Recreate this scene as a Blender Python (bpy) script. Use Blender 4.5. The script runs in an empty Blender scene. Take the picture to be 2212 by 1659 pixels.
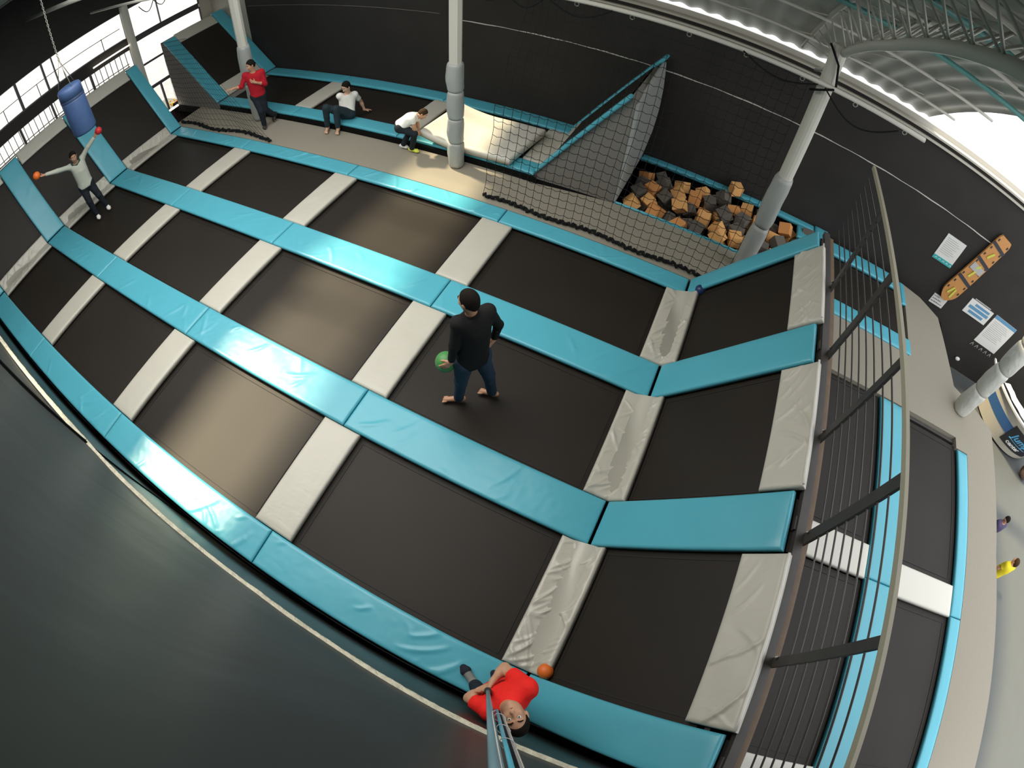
import bpy, bmesh, math, random
import numpy as np
from mathutils import Vector, Matrix, Euler, noise
rnd = random.Random(7)
sc = bpy.context.scene
COL = sc.collection
V = Vector

# ------------------------------------------------------------------ materials
def srgb(r, g, b):
    f = lambda c: (c / 255 / 12.92) if c / 255 <= 0.04045 else ((c / 255 + 0.055) / 1.055) ** 2.4
    return (f(r), f(g), f(b), 1)

def mat(name, col, rough=0.6, spec=0.5, metal=0.0, var=0.0, vscale=6.0, bump=0.0, bscale=(30, 30, 30), bdist=0.01, emit=0, sheen=0, coat=0, trans=0, alpha=1):
    m = bpy.data.materials.new(name)
    m.use_nodes = True
    nt = m.node_tree
    p = nt.nodes['Principled BSDF']
    p.inputs['Base Color'].default_value = col
    p.inputs['Roughness'].default_value = rough
    p.inputs['Specular IOR Level'].default_value = spec
    p.inputs['Metallic'].default_value = metal
    if coat: p.inputs['Coat Weight'].default_value = coat
    if trans: p.inputs['Transmission Weight'].default_value = trans
    if alpha < 1: p.inputs['Alpha'].default_value = alpha
    if emit:
        p.inputs['Emission Color'].default_value = col
        p.inputs['Emission Strength'].default_value = emit
    tc = nt.nodes.new('ShaderNodeTexCoord')
    if var:
        n = nt.nodes.new('ShaderNodeTexNoise'); n.inputs['Scale'].default_value = vscale; n.inputs['Detail'].default_value = 6
        mix = nt.nodes.new('ShaderNodeMix'); mix.data_type = 'RGBA'
        a = [max(0, c * (1 - var)) for c in col[:3]] + [1]; b = [min(1, c * (1 + var)) for c in col[:3]] + [1]
        mix.inputs['A'].default_value = a; mix.inputs['B'].default_value = b
        nt.links.new(tc.outputs['Object'], n.inputs['Vector']); nt.links.new(n.outputs['Fac'], mix.inputs['Factor'])
        nt.links.new(mix.outputs['Result'], p.inputs['Base Color'])
    if bump:
        mp = nt.nodes.new('ShaderNodeMapping'); mp.inputs['Scale'].default_value = bscale
        n = nt.nodes.new('ShaderNodeTexNoise'); n.inputs['Scale'].default_value = 1; n.inputs['Detail'].default_value = 3
        n.inputs['Distortion'].default_value = 0.6
        b = nt.nodes.new('ShaderNodeBump'); b.inputs['Strength'].default_value = bump; b.inputs['Distance'].default_value = bdist
        nt.links.new(tc.outputs['Object'], mp.inputs['Vector']); nt.links.new(mp.outputs['Vector'], n.inputs['Vector'])
        nt.links.new(n.outputs['Fac'], b.inputs['Height']); nt.links.new(b.outputs['Normal'], p.inputs['Normal'])
    return m

M = {}
M['blue'] = mat('blue_vinyl', (0.085, 0.40, 0.50, 1), 0.34, 0.5, bump=0.22, bscale=(5, 3, 5), bdist=0.012, var=0.06, vscale=2)
M['grey'] = mat('grey_vinyl', (0.50, 0.48, 0.41, 1), 0.42, 0.5, bump=0.45, bscale=(3, 9, 5), bdist=0.012, var=0.05, vscale=3)
M['crumple'] = mat('creased_grey_vinyl', (0.50, 0.48, 0.41, 1), 0.34, 0.5, bump=0.30, bscale=(5, 12, 8), bdist=0.012, var=0.05, vscale=3)
M['pale'] = mat('pale_vinyl', (0.62, 0.60, 0.53, 1), 0.45, 0.5, bump=0.2, bscale=(5, 5, 5), bdist=0.01)
M['piping'] = mat('white_piping', (0.72, 0.70, 0.65, 1), 0.5)
M['mesh'] = mat('trampoline_mesh', (0.0190, 0.0150, 0.0112, 1), 0.53, 0.24, var=0.25, vscale=1.2, bump=0.15, bscale=(220, 220, 220), bdist=0.002)
M['web'] = mat('webbing', (0.011, 0.010, 0.009, 1), 0.7)
M['steel_dark'] = mat('dark_steel', (0.045, 0.040, 0.036, 1), 0.45, 0.5, var=0.3, vscale=8)
M['brown'] = mat('brown_board', (0.17, 0.11, 0.065, 1), 0.6, var=0.3, vscale=9)
M['tan_rail'] = mat('tan_rail', (0.36, 0.33, 0.24, 1), 0.45)
M['carpet'] = mat('grey_carpet', (0.285, 0.260, 0.208, 1), 0.95, 0.15, var=0.12, vscale=60, bump=0.2, bscale=(150, 150, 150), bdist=0.003)
M['carpet_side'] = mat('grey_carpet_panel', (0.20, 0.19, 0.17, 1), 0.95, 0.15, var=0.12, vscale=50)
M['wall_black'] = mat('black_wall', (0.027, 0.0245, 0.0215, 1), 0.8, 0.3, var=0.3, vscale=1.5, bump=0.1, bscale=(60, 60, 60), bdist=0.004)
M['wall_cream'] = mat('cream_wall', (0.46, 0.43, 0.36, 1), 0.8, var=0.08, vscale=3)
M['seam'] = mat('pale_seam', (0.55, 0.53, 0.48, 1), 0.7)
M['tarp'] = mat('black_tarp', (0.034, 0.034, 0.031, 1), 0.46, 0.36, var=0.2, vscale=1.5, bump=0.35, bscale=(1.6, 1, 0.8), bdist=0.04)
M['tarp_low'] = mat('dark_green_tarp', (0.028, 0.035, 0.032, 1), 0.42, 0.45, var=0.2, vscale=1.5, bump=0.3, bscale=(1.2, 1, 1.5), bdist=0.03)
M['edge'] = mat('torn_edge', (0.50, 0.47, 0.36, 1), 0.85, var=0.55, vscale=14, bump=0.8, bscale=(40, 40, 40), bdist=0.02)
M['floor_low'] = mat('blue_grey_floor', (0.088, 0.095, 0.092, 1), 0.6, 0.3, var=0.06, vscale=3)
M['roof'] = mat('roof_sheet', (0.50, 0.49, 0.44, 1), 0.5, 0.4, var=0.08, vscale=1)
M['steel_light'] = mat('cream_steel', (0.52, 0.50, 0.44, 1), 0.5, 0.4)
M['teal'] = mat('teal_steel', (0.055, 0.22, 0.20, 1), 0.5)
M['column'] = mat('cream_column', (0.56, 0.54, 0.47, 1), 0.5)
M['sleeve'] = mat('silver_grey_vinyl', (0.34, 0.35, 0.33, 1), 0.42, 0.5, bump=0.5, bscale=(8, 8, 3), bdist=0.02)
M['sleeve_pale'] = mat('pale_silver_vinyl', (0.50, 0.50, 0.45, 1), 0.36, 0.5, bump=0.9, bscale=(7, 7, 5), bdist=0.03)
M['net'] = mat('black_net', (0.010, 0.010, 0.010, 1), 0.8, 0.2)
M['rope'] = mat('black_rope', (0.008, 0.008, 0.009, 1), 0.9, 0.2, bump=0.8, bscale=(40, 40, 40), bdist=0.01)
M['orange_foam'] = mat('orange_foam', (0.68, 0.31, 0.11, 1), 0.95, 0.1, var=0.12, vscale=25)
M['peach_foam'] = mat('pale_orange_foam', (0.78, 0.42, 0.16, 1), 0.95, 0.1, var=0.12, vscale=25)
M['grey_foam'] = mat('grey_foam', (0.135, 0.122, 0.105, 1), 0.95, 0.1, var=0.12, vscale=25)
M['black'] = mat('matt_black', (0.006, 0.006, 0.006, 1), 0.9, 0.1)
M['white'] = mat('white_paint', (0.78, 0.78, 0.75, 1), 0.5)
M['paper'] = mat('paper', (0.68, 0.67, 0.63, 1), 0.7)
M['teal_print'] = mat('teal_print', (0.03, 0.36, 0.36, 1), 0.6)
M['blue_print'] = mat('blue_print', (0.10, 0.27, 0.44, 1), 0.6)
M['grey_print'] = mat('grey_print', (0.40, 0.40, 0.39, 1), 0.6)
M['ink'] = mat('ink', (0.03, 0.03, 0.04, 1), 0.6)
M['board_orange'] = mat('orange_plastic', (0.52, 0.24, 0.07, 1), 0.45)
M['yellow_strap'] = mat('yellow_strap', (0.55, 0.55, 0.08, 1), 0.7)
M['counter_blue'] = mat('counter_blue', (0.035, 0.11, 0.27, 1), 0.5)
M['logo_black'] = mat('logo_black', (0.015, 0.017, 0.022, 1), 0.5)
M['logo_blue'] = mat('logo_blue', (0.10, 0.42, 0.70, 1), 0.5)
M['bag_blue'] = mat('navy_vinyl', (0.050, 0.095, 0.22, 1), 0.5, var=0.15, vscale=10)
M['bag_dark'] = mat('dark_navy_band', (0.030, 0.05, 0.11, 1), 0.5)
M['chain'] = mat('chain', (0.35, 0.34, 0.30, 1), 0.4, metal=0.6)
M['orange_rubber'] = mat('orange_rubber', (0.78, 0.16, 0.02, 1), 0.5)
M['red_rubber'] = mat('red_rubber', (0.62, 0.025, 0.03, 1), 0.5)
M['blue_rubber'] = mat('blue_rubber', (0.015, 0.035, 0.12, 1), 0.4)
M['green_rubber'] = mat('green_rubber', (0.06, 0.24, 0.06, 1), 0.5)
M['skin'] = mat('skin', (0.52, 0.28, 0.17, 1), 0.5, 0.4, var=0.06, vscale=20)
M['skin_pale'] = mat('fair_skin', (0.62, 0.38, 0.26, 1), 0.5, 0.4, var=0.06, vscale=20)
M['hair'] = mat('dark_hair', (0.012, 0.009, 0.007, 1), 0.9, 0.12, bump=0.6, bscale=(120, 120, 120), bdist=0.004)
M['hair_brown'] = mat('brown_hair', (0.045, 0.028, 0.014, 1), 0.9, 0.12, bump=0.6, bscale=(120, 120, 120), bdist=0.004)
M['eye'] = mat('eye_white', (0.7, 0.68, 0.64, 1), 0.3)
M['iris'] = mat('dark_iris', (0.02, 0.012, 0.008, 1), 0.25)
M['lip'] = mat('lip', (0.36, 0.13, 0.10, 1), 0.5)
M['black_cloth'] = mat('black_cloth', (0.0105, 0.010, 0.010, 1), 0.85, 0.25, bump=0.4, bscale=(20, 20, 12), bdist=0.01)
M['jeans'] = mat('blue_jeans', (0.030, 0.052, 0.085, 1), 0.85, 0.25, var=0.35, vscale=7, bump=0.4, bscale=(22, 22, 10), bdist=0.008)
M['jeans_dark'] = mat('dark_jeans', (0.016, 0.021, 0.028, 1), 0.85, 0.25, var=0.25, vscale=8)
M['jeans_teal'] = mat('grey_blue_jeans', (0.022, 0.038, 0.048, 1), 0.85, 0.25, var=0.25, vscale=8)
M['red_cloth'] = mat('dark_red_jersey', (0.40, 0.010, 0.020, 1), 0.8, 0.25, bump=0.4, bscale=(20, 20, 12), bdist=0.008)
M['red_bright'] = mat('bright_red_jersey', (0.85, 0.02, 0.015, 1), 0.75, 0.25, bump=0.6, bscale=(16, 16, 12), bdist=0.012)
M['white_cloth'] = mat('white_cotton', (0.82, 0.80, 0.74, 1), 0.85, 0.2, bump=0.5, bscale=(16, 16, 12), bdist=0.012)
M['sweater'] = mat('pale_grey_sweater', (0.50, 0.52, 0.44, 1), 0.85, 0.2, bump=0.4, bscale=(16, 16, 12), bdist=0.01)
M['yoke'] = mat('dark_green_yoke', (0.035, 0.085, 0.070, 1), 0.85, 0.2)
M['yellow_cloth'] = mat('yellow_cotton', (0.78, 0.62, 0.03, 1), 0.8, 0.2, bump=0.4, bscale=(14, 14, 14), bdist=0.01)
M['violet_cloth'] = mat('violet_cloth', (0.07, 0.055, 0.13, 1), 0.8)
M['shoe_dark'] = mat('dark_shoe', (0.02, 0.017, 0.016, 1), 0.6)
M['shoe_white'] = mat('white_sock', (0.75, 0.74, 0.70, 1), 0.8)
M['shoe_yellow'] = mat('neon_yellow_shoe', (0.72, 0.78, 0.10, 1), 0.6)
M['sock_grey'] = mat('grey_sock', (0.22, 0.22, 0.21, 1), 0.9)
M['sock_toe'] = mat('navy_sock_toe', (0.012, 0.012, 0.025, 1), 0.9)
M['pole_blue'] = mat('brushed_blue_pole', (0.20, 0.33, 0.38, 1), 0.35, metal=0.35)
M['pole_red'] = mat('red_band', (0.40, 0.02, 0.05, 1), 0.5)
M['pole_grey'] = mat('grey_tube', (0.42, 0.41, 0.40, 1), 0.4, metal=0.3)
M['cord_white'] = mat('pale_cord', (0.60, 0.55, 0.50, 1), 0.6)
M['pole_cyan'] = mat('cyan_tube', (0.10, 0.42, 0.55, 1), 0.3)
M['foamgrip'] = mat('foam_grip', (0.03, 0.027, 0.022, 1), 0.95)
M['glass'] = mat('window_glass', (0.9, 0.95, 0.95, 1), 0.05, 0.3, alpha=0.06)
M['lamp'] = mat('tube_light', (1.0, 0.9, 0.75, 1), 0.4, emit=6)
M['frame_grey'] = mat('window_frame', (0.06, 0.055, 0.06, 1), 0.5)
M['street'] = mat('street', (0.26, 0.27, 0.29, 1), 0.9, var=0.3, vscale=3)
M['flowers'] = mat('red_flowers', (0.55, 0.05, 0.08, 1), 0.8, var=0.4, vscale=20)
M['yellow_thing'] = mat('yellow_leaves', (0.70, 0.42, 0.04, 1), 0.8, var=0.4, vscale=20)
M['bag_brown'] = mat('brown_cloth', (.16, .10, .075, 1), .85, .2, var=.3, vscale=9)
M['maroon'] = mat('maroon_board', (0.035, 0.014, 0.016, 1), 0.7)

# ------------------------------------------------------------------ helpers
def tag(o, label=None, cat=None, group=None, kind=None):
    if label: o['label'] = label
    if cat: o['category'] = cat
    if group: o['group'] = group
    if kind: o['kind'] = kind
    return o

def link(name, me, m, parent=None, smooth=False):
    o = bpy.data.objects.new(name, me)
    COL.objects.link(o)
    if m is not None and len(me.materials) == 0:
        me.materials.append(m if not isinstance(m, str) else M[m])
    if parent is not None: o.parent = parent
    if smooth:
        me.polygons.foreach_set('use_smooth', [True] * len(me.polygons))
    return o

def from_pydata(name, v, f, m, parent=None, smooth=False):
    me = bpy.data.meshes.new(name)
    me.from_pydata([tuple(p) for p in v], [], [tuple(q) for q in f])
    me.validate(); me.update()
    return link(name, me, m, parent, smooth)

def empty(name, loc, label=None, cat=None, group=None, kind=None):
    o = bpy.data.objects.new(name, None); COL.objects.link(o)
    o.location = loc; o.empty_display_size = 0.1
    tag(o, label, cat, group, kind)
    return o

class B:
    """collects shapes into one mesh; coordinates are world minus origin"""
    def __init__(s, org=(0, 0, 0)): s.v = []; s.f = []; s.o = V(org)
    def add(s, v, f):
        n = len(s.v); s.v += [V(p) - s.o for p in v]; s.f += [tuple(i + n for i in q) for q in f]
    def box(s, a, b, bev=0):
        x0, y0, z0 = a; x1, y1, z1 = b
        v = [(x0, y0, z0), (x1, y0, z0), (x1, y1, z0), (x0, y1, z0), (x0, y0, z1), (x1, y0, z1), (x1, y1, z1), (x0, y1, z1)]
        s.add(v, [(0, 3, 2, 1), (4, 5, 6, 7), (0, 1, 5, 4), (1, 2, 6, 5), (2, 3, 7, 6), (3, 0, 4, 7)])
    def obox(s, c, ax, ay, az):
        c, ax, ay, az = V(c), V(ax), V(ay), V(az)
        v = [c + i * ax + j * ay + k * az for k in (-1, 1) for (i, j) in ((-1, -1), (1, -1), (1, 1), (-1, 1))]
        s.add(v, [(0, 3, 2, 1), (4, 5, 6, 7), (0, 1, 5, 4), (1, 2, 6, 5), (2, 3, 7, 6), (3, 0, 4, 7)])
    def tube(s, pts, r, n=8, caps=True, closed=False):
        pts = [V(p) for p in pts]; rs = r if isinstance(r, (list, tuple)) else [r] * len(pts)
        prev = None; rings = []; v = []
        for i, p in enumerate(pts):
            if closed: t = pts[(i + 1) % len(pts)] - pts[i - 1]
            elif i == 0: t = pts[1] - p
            elif i == len(pts) - 1: t = p - pts[i - 1]
            else: t = pts[i + 1] - pts[i - 1]
            t = t.normalized() if t.length > 1e-9 else V((0, 0, 1))
            if prev is None: a = t.orthogonal().normalized()
            else:
                a = prev - t * prev.dot(t); a = a.normalized() if a.length > 1e-6 else t.orthogonal().normalized()
            prev = a; b = t.cross(a)
            for k in range(n):
                g = 2 * math.pi * k / n
                v.append(p + (a * math.cos(g) + b * math.sin(g)) * rs[i])
        f = []; m = len(pts)
        for i in range(m if closed else m - 1):
            for k in range(n):
                k2 = (k + 1) % n; j = (i + 1) % m
                f.append((i * n + k, i * n + k2, j * n + k2, j * n + k))
        if caps and not closed:
            f.append(tuple(reversed(range(n)))); f.append(tuple((m - 1) * n + k for k in range(n)))
        s.add(v, f)
    def bar(s, a, b, w, h, up=(0, 0, 1)):
        a, b = V(a), V(b); t = (b - a); L = t.length; t.normalize()
        u = V(up); u = (u - t * u.dot(t))
        u = u.normalized() if u.length > 1e-5 else t.orthogonal().normalized()
        s.obox((a + b) / 2, t * L / 2, t.cross(u) * w / 2, u * h / 2)
    def quad(s, *p): s.add(p, [tuple(range(len(p)))])
    def sphere(s, c, r, n=12, m=8, sx=1, sy=1, sz=1):
        c = V(c); v = [c + V((0, 0, -r * sz))]; f = []
        for i in range(1, m):
            a = -math.pi / 2 + math.pi * i / m
            for k in range(n):
                g = 2 * math.pi * k / n
                v.append(c + V((r * sx * math.cos(a) * math.cos(g), r * sy * math.cos(a) * math.sin(g), r * sz * math.sin(a))))
        v.append(c + V((0, 0, r * sz)))
        for k in range(n): f.append((0, 1 + (k + 1) % n, 1 + k))
        for i in range(m - 2):
            for k in range(n):
                k2 = (k + 1) % n
                f.append((1 + i * n + k, 1 + i * n + k2, 1 + (i + 1) * n + k2, 1 + (i + 1) * n + k))
        L = len(v) - 1
        for k in range(n): f.append((L, 1 + (m - 2) * n + k, 1 + (m - 2) * n + (k + 1) % n))
        s.add(v, f)
    def build(s, name, m, parent=None, smooth=False, bevel=0):
        o = from_pydata(name, s.v, s.f, m, parent, smooth)
        if parent is None: o.location = s.o
        if bevel:
            md = o.modifiers.new('b', 'BEVEL'); md.width = bevel; md.segments = 2; md.limit_method = 'ANGLE'
        return o

def positions(L, r, n):
    e = [0, .12 * r, .45 * r, r]
    mid = [r + (L - 2 * r) * i / n for i in range(1, n)]
    return e + mid + [L - q for q in reversed(e)]

def pad(name, P, Ls, Lt, t, m, parent=None, seed=0, wr=0.004, creases=0, nu=None, nv=None, sag=0.0, r=None):
    """upholstered pad. P(s,t)->(point,normal) gives the top face, s along length, t across"""
    r = r or min(0.03, t * .7)
    S = positions(Ls, r, nu or max(4, int(Ls / 0.07))); T = positions(Lt, r, nv or max(4, int(Lt / 0.07)))
    rr = random.Random(seed * 7919 + 13)
    cr = []
    for _ in range(creases):
        ang = rr.uniform(0.5, 1.1) * rr.choice((1, 1, 1, -1)); cr.append((rr.uniform(0, Ls), rr.uniform(0, Lt), ang, rr.uniform(.10, .34), rr.uniform(.009, .020), rr.uniform(.007, .020)))
    v = []; f = []
    ns, ntt = len(S), len(T)
    for i, a in enumerate(S):
        for j, b in enumerate(T):
            p, n = P(a, b)
            e = min(a, Ls - a, b, Lt - b)
            h = 0 if e >= r else -(r - math.sqrt(max(0, r * r - (r - e) ** 2)))
            q = min(1, e / 0.05)
            w = noise.noise(V((p.x * 3 + seed * 3.1, p.y * 3, p.z * 3))) * wr * q + noise.noise(V((p.x * 14, p.y * 14 + seed, p.z * 9))) * wr * .4 * q
            for (cs, ct, ang, ln, wd, hh) in cr:
                ds, dt = a - cs, b - ct
                al = ds * math.sin(ang) + dt * math.cos(ang); ac = ds * math.cos(ang) - dt * math.sin(ang) + .15 * al * al / ln
                if abs(al) < ln and abs(ac) < wd * 3:
                    w += hh * math.exp(-(ac / wd) ** 2) * (1 - (al / ln) ** 2) * q
            w -= sag * math.sin(math.pi * a / Ls)
            v.append(p + n * (h + w))
    for i in range(ns - 1):
        for j in range(ntt - 1):
            f.append((i * ntt + j, (i + 1) * ntt + j, (i + 1) * ntt + j + 1, i * ntt + j + 1))
    border = [(i, 0) for i in range(ns)] + [(ns - 1, j) for j in range(1, ntt)] + [(i, ntt - 1) for i in range(ns - 2, -1, -1)] + [(0, j) for j in range(ntt - 2, 0, -1)]
    base = len(v)
    for (i, j) in border:
        p, n = P(S[i], T[j]); v.append(p - n * t)
    nb = len(border)
    for k in range(nb):
        i, j = border[k]; i2, j2 = border[(k + 1) % nb]
        f.append((i2 * ntt + j2, i * ntt + j, base + k, base + (k + 1) % nb))
    f.append(tuple(base + k for k in range(nb)))
    org = sum((p for p in v), V()) / len(v)
    if parent is None:
        o = from_pydata(name, [p - org for p in v], f, m, None, True); o.location = org
    else:
        o = from_pydata(name, v, f, m, parent, True)
    bm = bmesh.new(); bm.from_mesh(o.data); bmesh.ops.recalc_face_normals(bm, faces=bm.faces); bm.to_mesh(o.data); bm.free()
    return o

def planeP(o, ds, dt):
    o, ds, dt = V(o), V(ds), V(dt); n = ds.cross(dt).normalized()
    if n.z < 0: n = -n
    return lambda a, b: (o + ds * a + dt * b, n)

# ------------------------------------------------------------------ layout of the court (metres)
BL = [(-1.915, -1.476), (0.0, 0.547), (2.015, 2.568), (4.012, 4.350)]     # blue lanes across y
SEAM = [-2.66, 0.22, 3.22, 6.228, 9.292]
GX = [(-2.66, -2.41), (0.0, 0.516), (2.939, 3.440), (5.961, 6.478), (9.0, 9.292)]
RB, RT = V((9.292, 0, 0)), V((10.60, 0, 1.73))
LB, LT = V((-2.66, 0, 0)), V((-4.0, 0, 1.85))
RD = (RT - RB).normalized(); RLEN = (RT - RB).length; RN = V((-RD.z, 0, RD.x))
LD = (LT - LB).normalized(); LLEN = (LT - LB).length; LN = V((LD.z, 0, -LD.x))
LANE = ['lane beside the tarp wall', 'second lane from the tarp wall', 'third lane from the tarp wall', 'lane beside the carpet walkway']
ROW = ['tarp-side row', 'middle row', 'walkway-side row']
NTH = ['first', 'second', 'third', 'fourth', 'fifth']

for j, (y0, y1) in enumerate(BL):
    for i in range(4):
        x0, x1 = SEAM[i] + .006, SEAM[i + 1] - .006
        o = pad('blue_pad', planeP((x0, y0, 0), (1, 0, 0), (0, 1, 0)), x1 - x0, y1 - y0, .06, 'blue', seed=j * 10 + i, wr=.004, creases=[6, 10, 7, 9][(i + j) % 4], nv=20, nu=110)
        tag(o, f'flat blue pad, {LANE[j]}, {NTH[i]} length from the window slope', 'pad', 'flat blue lane pads')
    o = pad('blue_pad', planeP(V((RB.x, y0, 0)) + RD * .012, RD, (0, 1, 0)), RLEN - .012, y1 - y0, .06, 'blue', seed=60 + j, wr=.003, creases=3)
    tag(o, f'blue pad climbing the slope under the railing, {LANE[j]}', 'pad', 'blue slope pads')
    if j < 4:
        o = pad('blue_pad', planeP(V((LB.x, y0, 0)) + LD * .012, LD, (0, 1, 0)), LLEN - .012, y1 - y0, .06, 'blue', seed=70 + j, wr=.003, creases=4)
        tag(o, f'blue pad climbing the slope under the windows, {LANE[j]}', 'pad', 'blue slope pads')

def foldP(x_flat, fold, D, N, y0, sgn):
    """flat length then up the slope; s runs away from the flat edge"""
    Lf = abs(fold.x - x_flat)
    def P(a, b):
        if a < Lf: p = V((x_flat + sgn * a, y0 + b, 0)); n = V((0, 0, 1))
        else: p = V((fold.x, y0 + b, fold.z)) + D * (a - Lf); n = N
        w = max(0, min(1, (a - Lf + .05) / .1)); n = (V((0, 0, 1)) * (1 - w) + N * w).normalized()
        return p, n
    return P
GN = ['grey pad across the foot of the window slope', 'grey divider pad, first flat one from the window slope', 'grey divider pad, second flat one from the window slope', 'grey divider pad, third flat one from the window slope', 'creased grey pad across the foot of the railing slope']
for k in range(3):
    y0, y1 = BL[k][1] + .008, BL[k + 1][0] - .008
    for g in range(5):
        if g in (1, 2, 3):
            x0, x1 = GX[g]
            o = pad('grey_pad', planeP((x0, y0, -.006), (1, 0, 0), (0, 1, 0)), x1 - x0, y1 - y0, .075, 'grey', seed=100 + g * 5 + k, wr=.004, creases=4)
        elif g == 4:
            P = foldP(9.0, RB, RD, RN, y0, 1)
            o = pad('grey_pad', P, .292 + .22, y1 - y0, .07, 'crumple', seed=140 + k, wr=.005, creases=[46, 34, 34][k], nu=34, nv=110)
        else:
            P = foldP(-2.41, LB, LD, LN, y0, -1)
            o = pad('grey_pad', P, .25 + .25, y1 - y0, .07, 'crumple', seed=150 + k, wr=.006, creases=22, nu=24, nv=70)
        tag(o, f'{GN[g]}, {ROW[k]}', 'pad', 'grey divider pads')
    # pads along the top of each slope
    o = pad('grey_pad', planeP(V((RB.x, y0 + .02, 0)) + RD * (RLEN - .36), RD, (0, 1, 0)), .44, y1 - y0 - .04, .07, 'grey', seed=160 + k, wr=.004, creases=[10, 16, 26][k], nv=100, nu=28)
    tag(o, f'grey pad with white piping along the top of the railing slope, {ROW[k]}', 'pad', 'slope top pads')
    b = B(o.location); e = V((RB.x, 0, 0)) + RD * (RLEN + .085) + RN * .004
    b.tube([V((e.x, y0 + .03 + (y1 - y0 - .06) * q / 12, e.z + .006 * math.sin(q * 2.1 + k))) for q in range(13)], .013, 8)
    b.build('piping', 'piping', o, True)
    o = pad('grey_pad', planeP(V((LB.x, y0 + .02, 0)) + LD * (LLEN - .30), LD, (0, 1, 0)), .36, y1 - y0 - .04, .07, 'grey', seed=170 + k, wr=.004, creases=3)
    tag(o, f'grey pad along the top of the window slope, {ROW[k]}', 'pad', 'slope top pads')

def trampoline(o3, ds, dt, Ls, Lt, label, group='jumping beds of the main court', depth=.11, sag=.0):
    """jumping bed: mesh sheet with webbing edge and the steel frame under the pads"""
    o3, ds, dt = V(o3), V(ds), V(dt); n = ds.cross(dt).normalized()
    if n.z < 0: n = -n
    c = o3 + ds * Ls / 2 + dt * Lt / 2 - n * depth
    r = empty('trampoline', c, label, 'trampoline', group)
    v = []; f = []; N1, N2 = 12, 12
    for i in range(N1 + 1):
        for j in range(N2 + 1):
            a, b = i / N1, j / N2
            s = sag * math.sin(math.pi * a) * math.sin(math.pi * b)
            v.append(o3 + ds * (a * Ls) + dt * (b * Lt) - n * (depth + s) - c)
    for i in range(N1):
        for j in range(N2):
            q = (i * (N2 + 1) + j, (i + 1) * (N2 + 1) + j, (i + 1) * (N2 + 1) + j + 1, i * (N2 + 1) + j + 1)
            f.append(q if (ds.cross(dt)).dot(n) > 0 else q[::-1])
    from_pydata('jumping_mat', v, f, 'mesh', r, True)
    b = B(c); q = .09
    def pt(a, bb, h): return o3 + ds * a + dt * bb - n * (depth - h)
    w = .009
    for (a0, b0, a1, b1) in ((q, q, Ls - q, q), (Ls - q, q, Ls - q, Lt - q), (Ls - q, Lt - q, q, Lt - q), (q, Lt - q, q, q)):
        b.bar(pt(a0, b0, .003), pt(a1, b1, .003), w, .005, n)
    b.build('edge_webbing', 'web', r)
    b = B(c)
    for (a0, b0, a1, b1) in ((-.09, -.09, Ls + .09, -.09), (Ls + .09, -.09, Ls + .09, Lt + .09), (Ls + .09, Lt + .09, -.09, Lt + .09), (-.09, Lt + .09, -.09, -.09)):
        b.bar(pt(a0, b0, -.03), pt(a1, b1, -.03), .05, .05, n)
    b.build('frame', 'steel_dark', r)
    return r
CN = ['first from the window slope', 'second from the window slope', 'third from the window slope', 'last before the railing slope']
for k in range(3):
    y0, y1 = BL[k][1] - .03, BL[k + 1][0] + .03
    for i in range(4):
        x0, x1 = GX[i][1] - .03, GX[i + 1][0] + .03
        trampoline((x0, y0, 0), (1, 0, 0), (0, 1, 0), x1 - x0, y1 - y0, f'flat black trampoline, {ROW[k]}, {CN[i]}', sag=.015)
    trampoline(V((RB.x, y0, 0)) + RD * .16, RD, (0, 1, 0), RLEN - .44, y1 - y0, f'tilted black trampoline on the railing slope, {ROW[k]}', depth=.09)
    trampoline(V((LB.x, y0, 0)) + LD * .20, LD, (0, 1, 0), LLEN - .45, y1 - y0, f'tilted black trampoline on the window slope, {ROW[k]}', depth=.09)

# ------------------------------------------------------------------ floors and deck
def slab(name, poly, z0, z1, m, kind='structure'):
    n = len(poly); b = B()
    b.add([(x, y, z0) for x, y in poly] + [(x, y, z1) for x, y in poly],
          [tuple(reversed(range(n))), tuple(range(n, 2 * n))] + [(i, (i + 1) % n, n + (i + 1) % n, n + i) for i in range(n)])
    o = b.build(name, m); tag(o, kind=kind); return o
slab('floor', [(-9, -6), (30, -6), (30, 7.45), (-9, 7.45)], -1.55, -1.42, 'floor_low')
slab('floor_under_court', [(-4.3, -1.95), (10.9, -1.95), (10.9, 4.36), (-4.3, 4.36)], -.42, -.36, 'black')
slab('floor_walkway', [(-3.0, 4.36), (10.75, 4.36), (10.75, 5.47), (7.62, 5.47), (6.3, 5.27), (-3.0, 5.27)], -.25, -.015, 'carpet')
slab('floor_under_back', [(-4.5, 5.27), (7.62, 5.27), (7.62, 7.4), (-4.5, 7.4)], -.25, -.03, 'black')
slab('floor_deck_edge', [(10.9, -5), (11.36, -5), (11.36, 5.1), (10.9, 5.1)], -.3, -.005, 'carpet')
slab('floor_deck_middle', [(11.36, 3.87), (14.60, 3.87), (14.60, 3.66), (14.9, 3.66), (14.9, -5), (16.55, -5), (16.05, -.12), (15.76, 2.08), (15.74, 4.5), (15.3, 4.76), (14.67, 5.02), (14.47, 6.7), (14.0, 7.0), (13.55, 7.1), (13.5, 5.1), (11.36, 5.1)], -.3, -.005, 'carpet')
b = B(); b.quad((16.55, -5, -.3), (16.05, -.12, -.3), (16.05, -.12, -1.42), (16.55, -5, -1.42))
b.quad((16.05, -.12, -.3), (15.76, 2.08, -.3), (15.76, 2.08, -1.42), (16.05, -.12, -1.42)); b.quad((15.76, 2.08, -.3), (15.74, 4.5, -.3), (15.74, 4.5, -1.42), (15.76, 2.08, -1.42))
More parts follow.
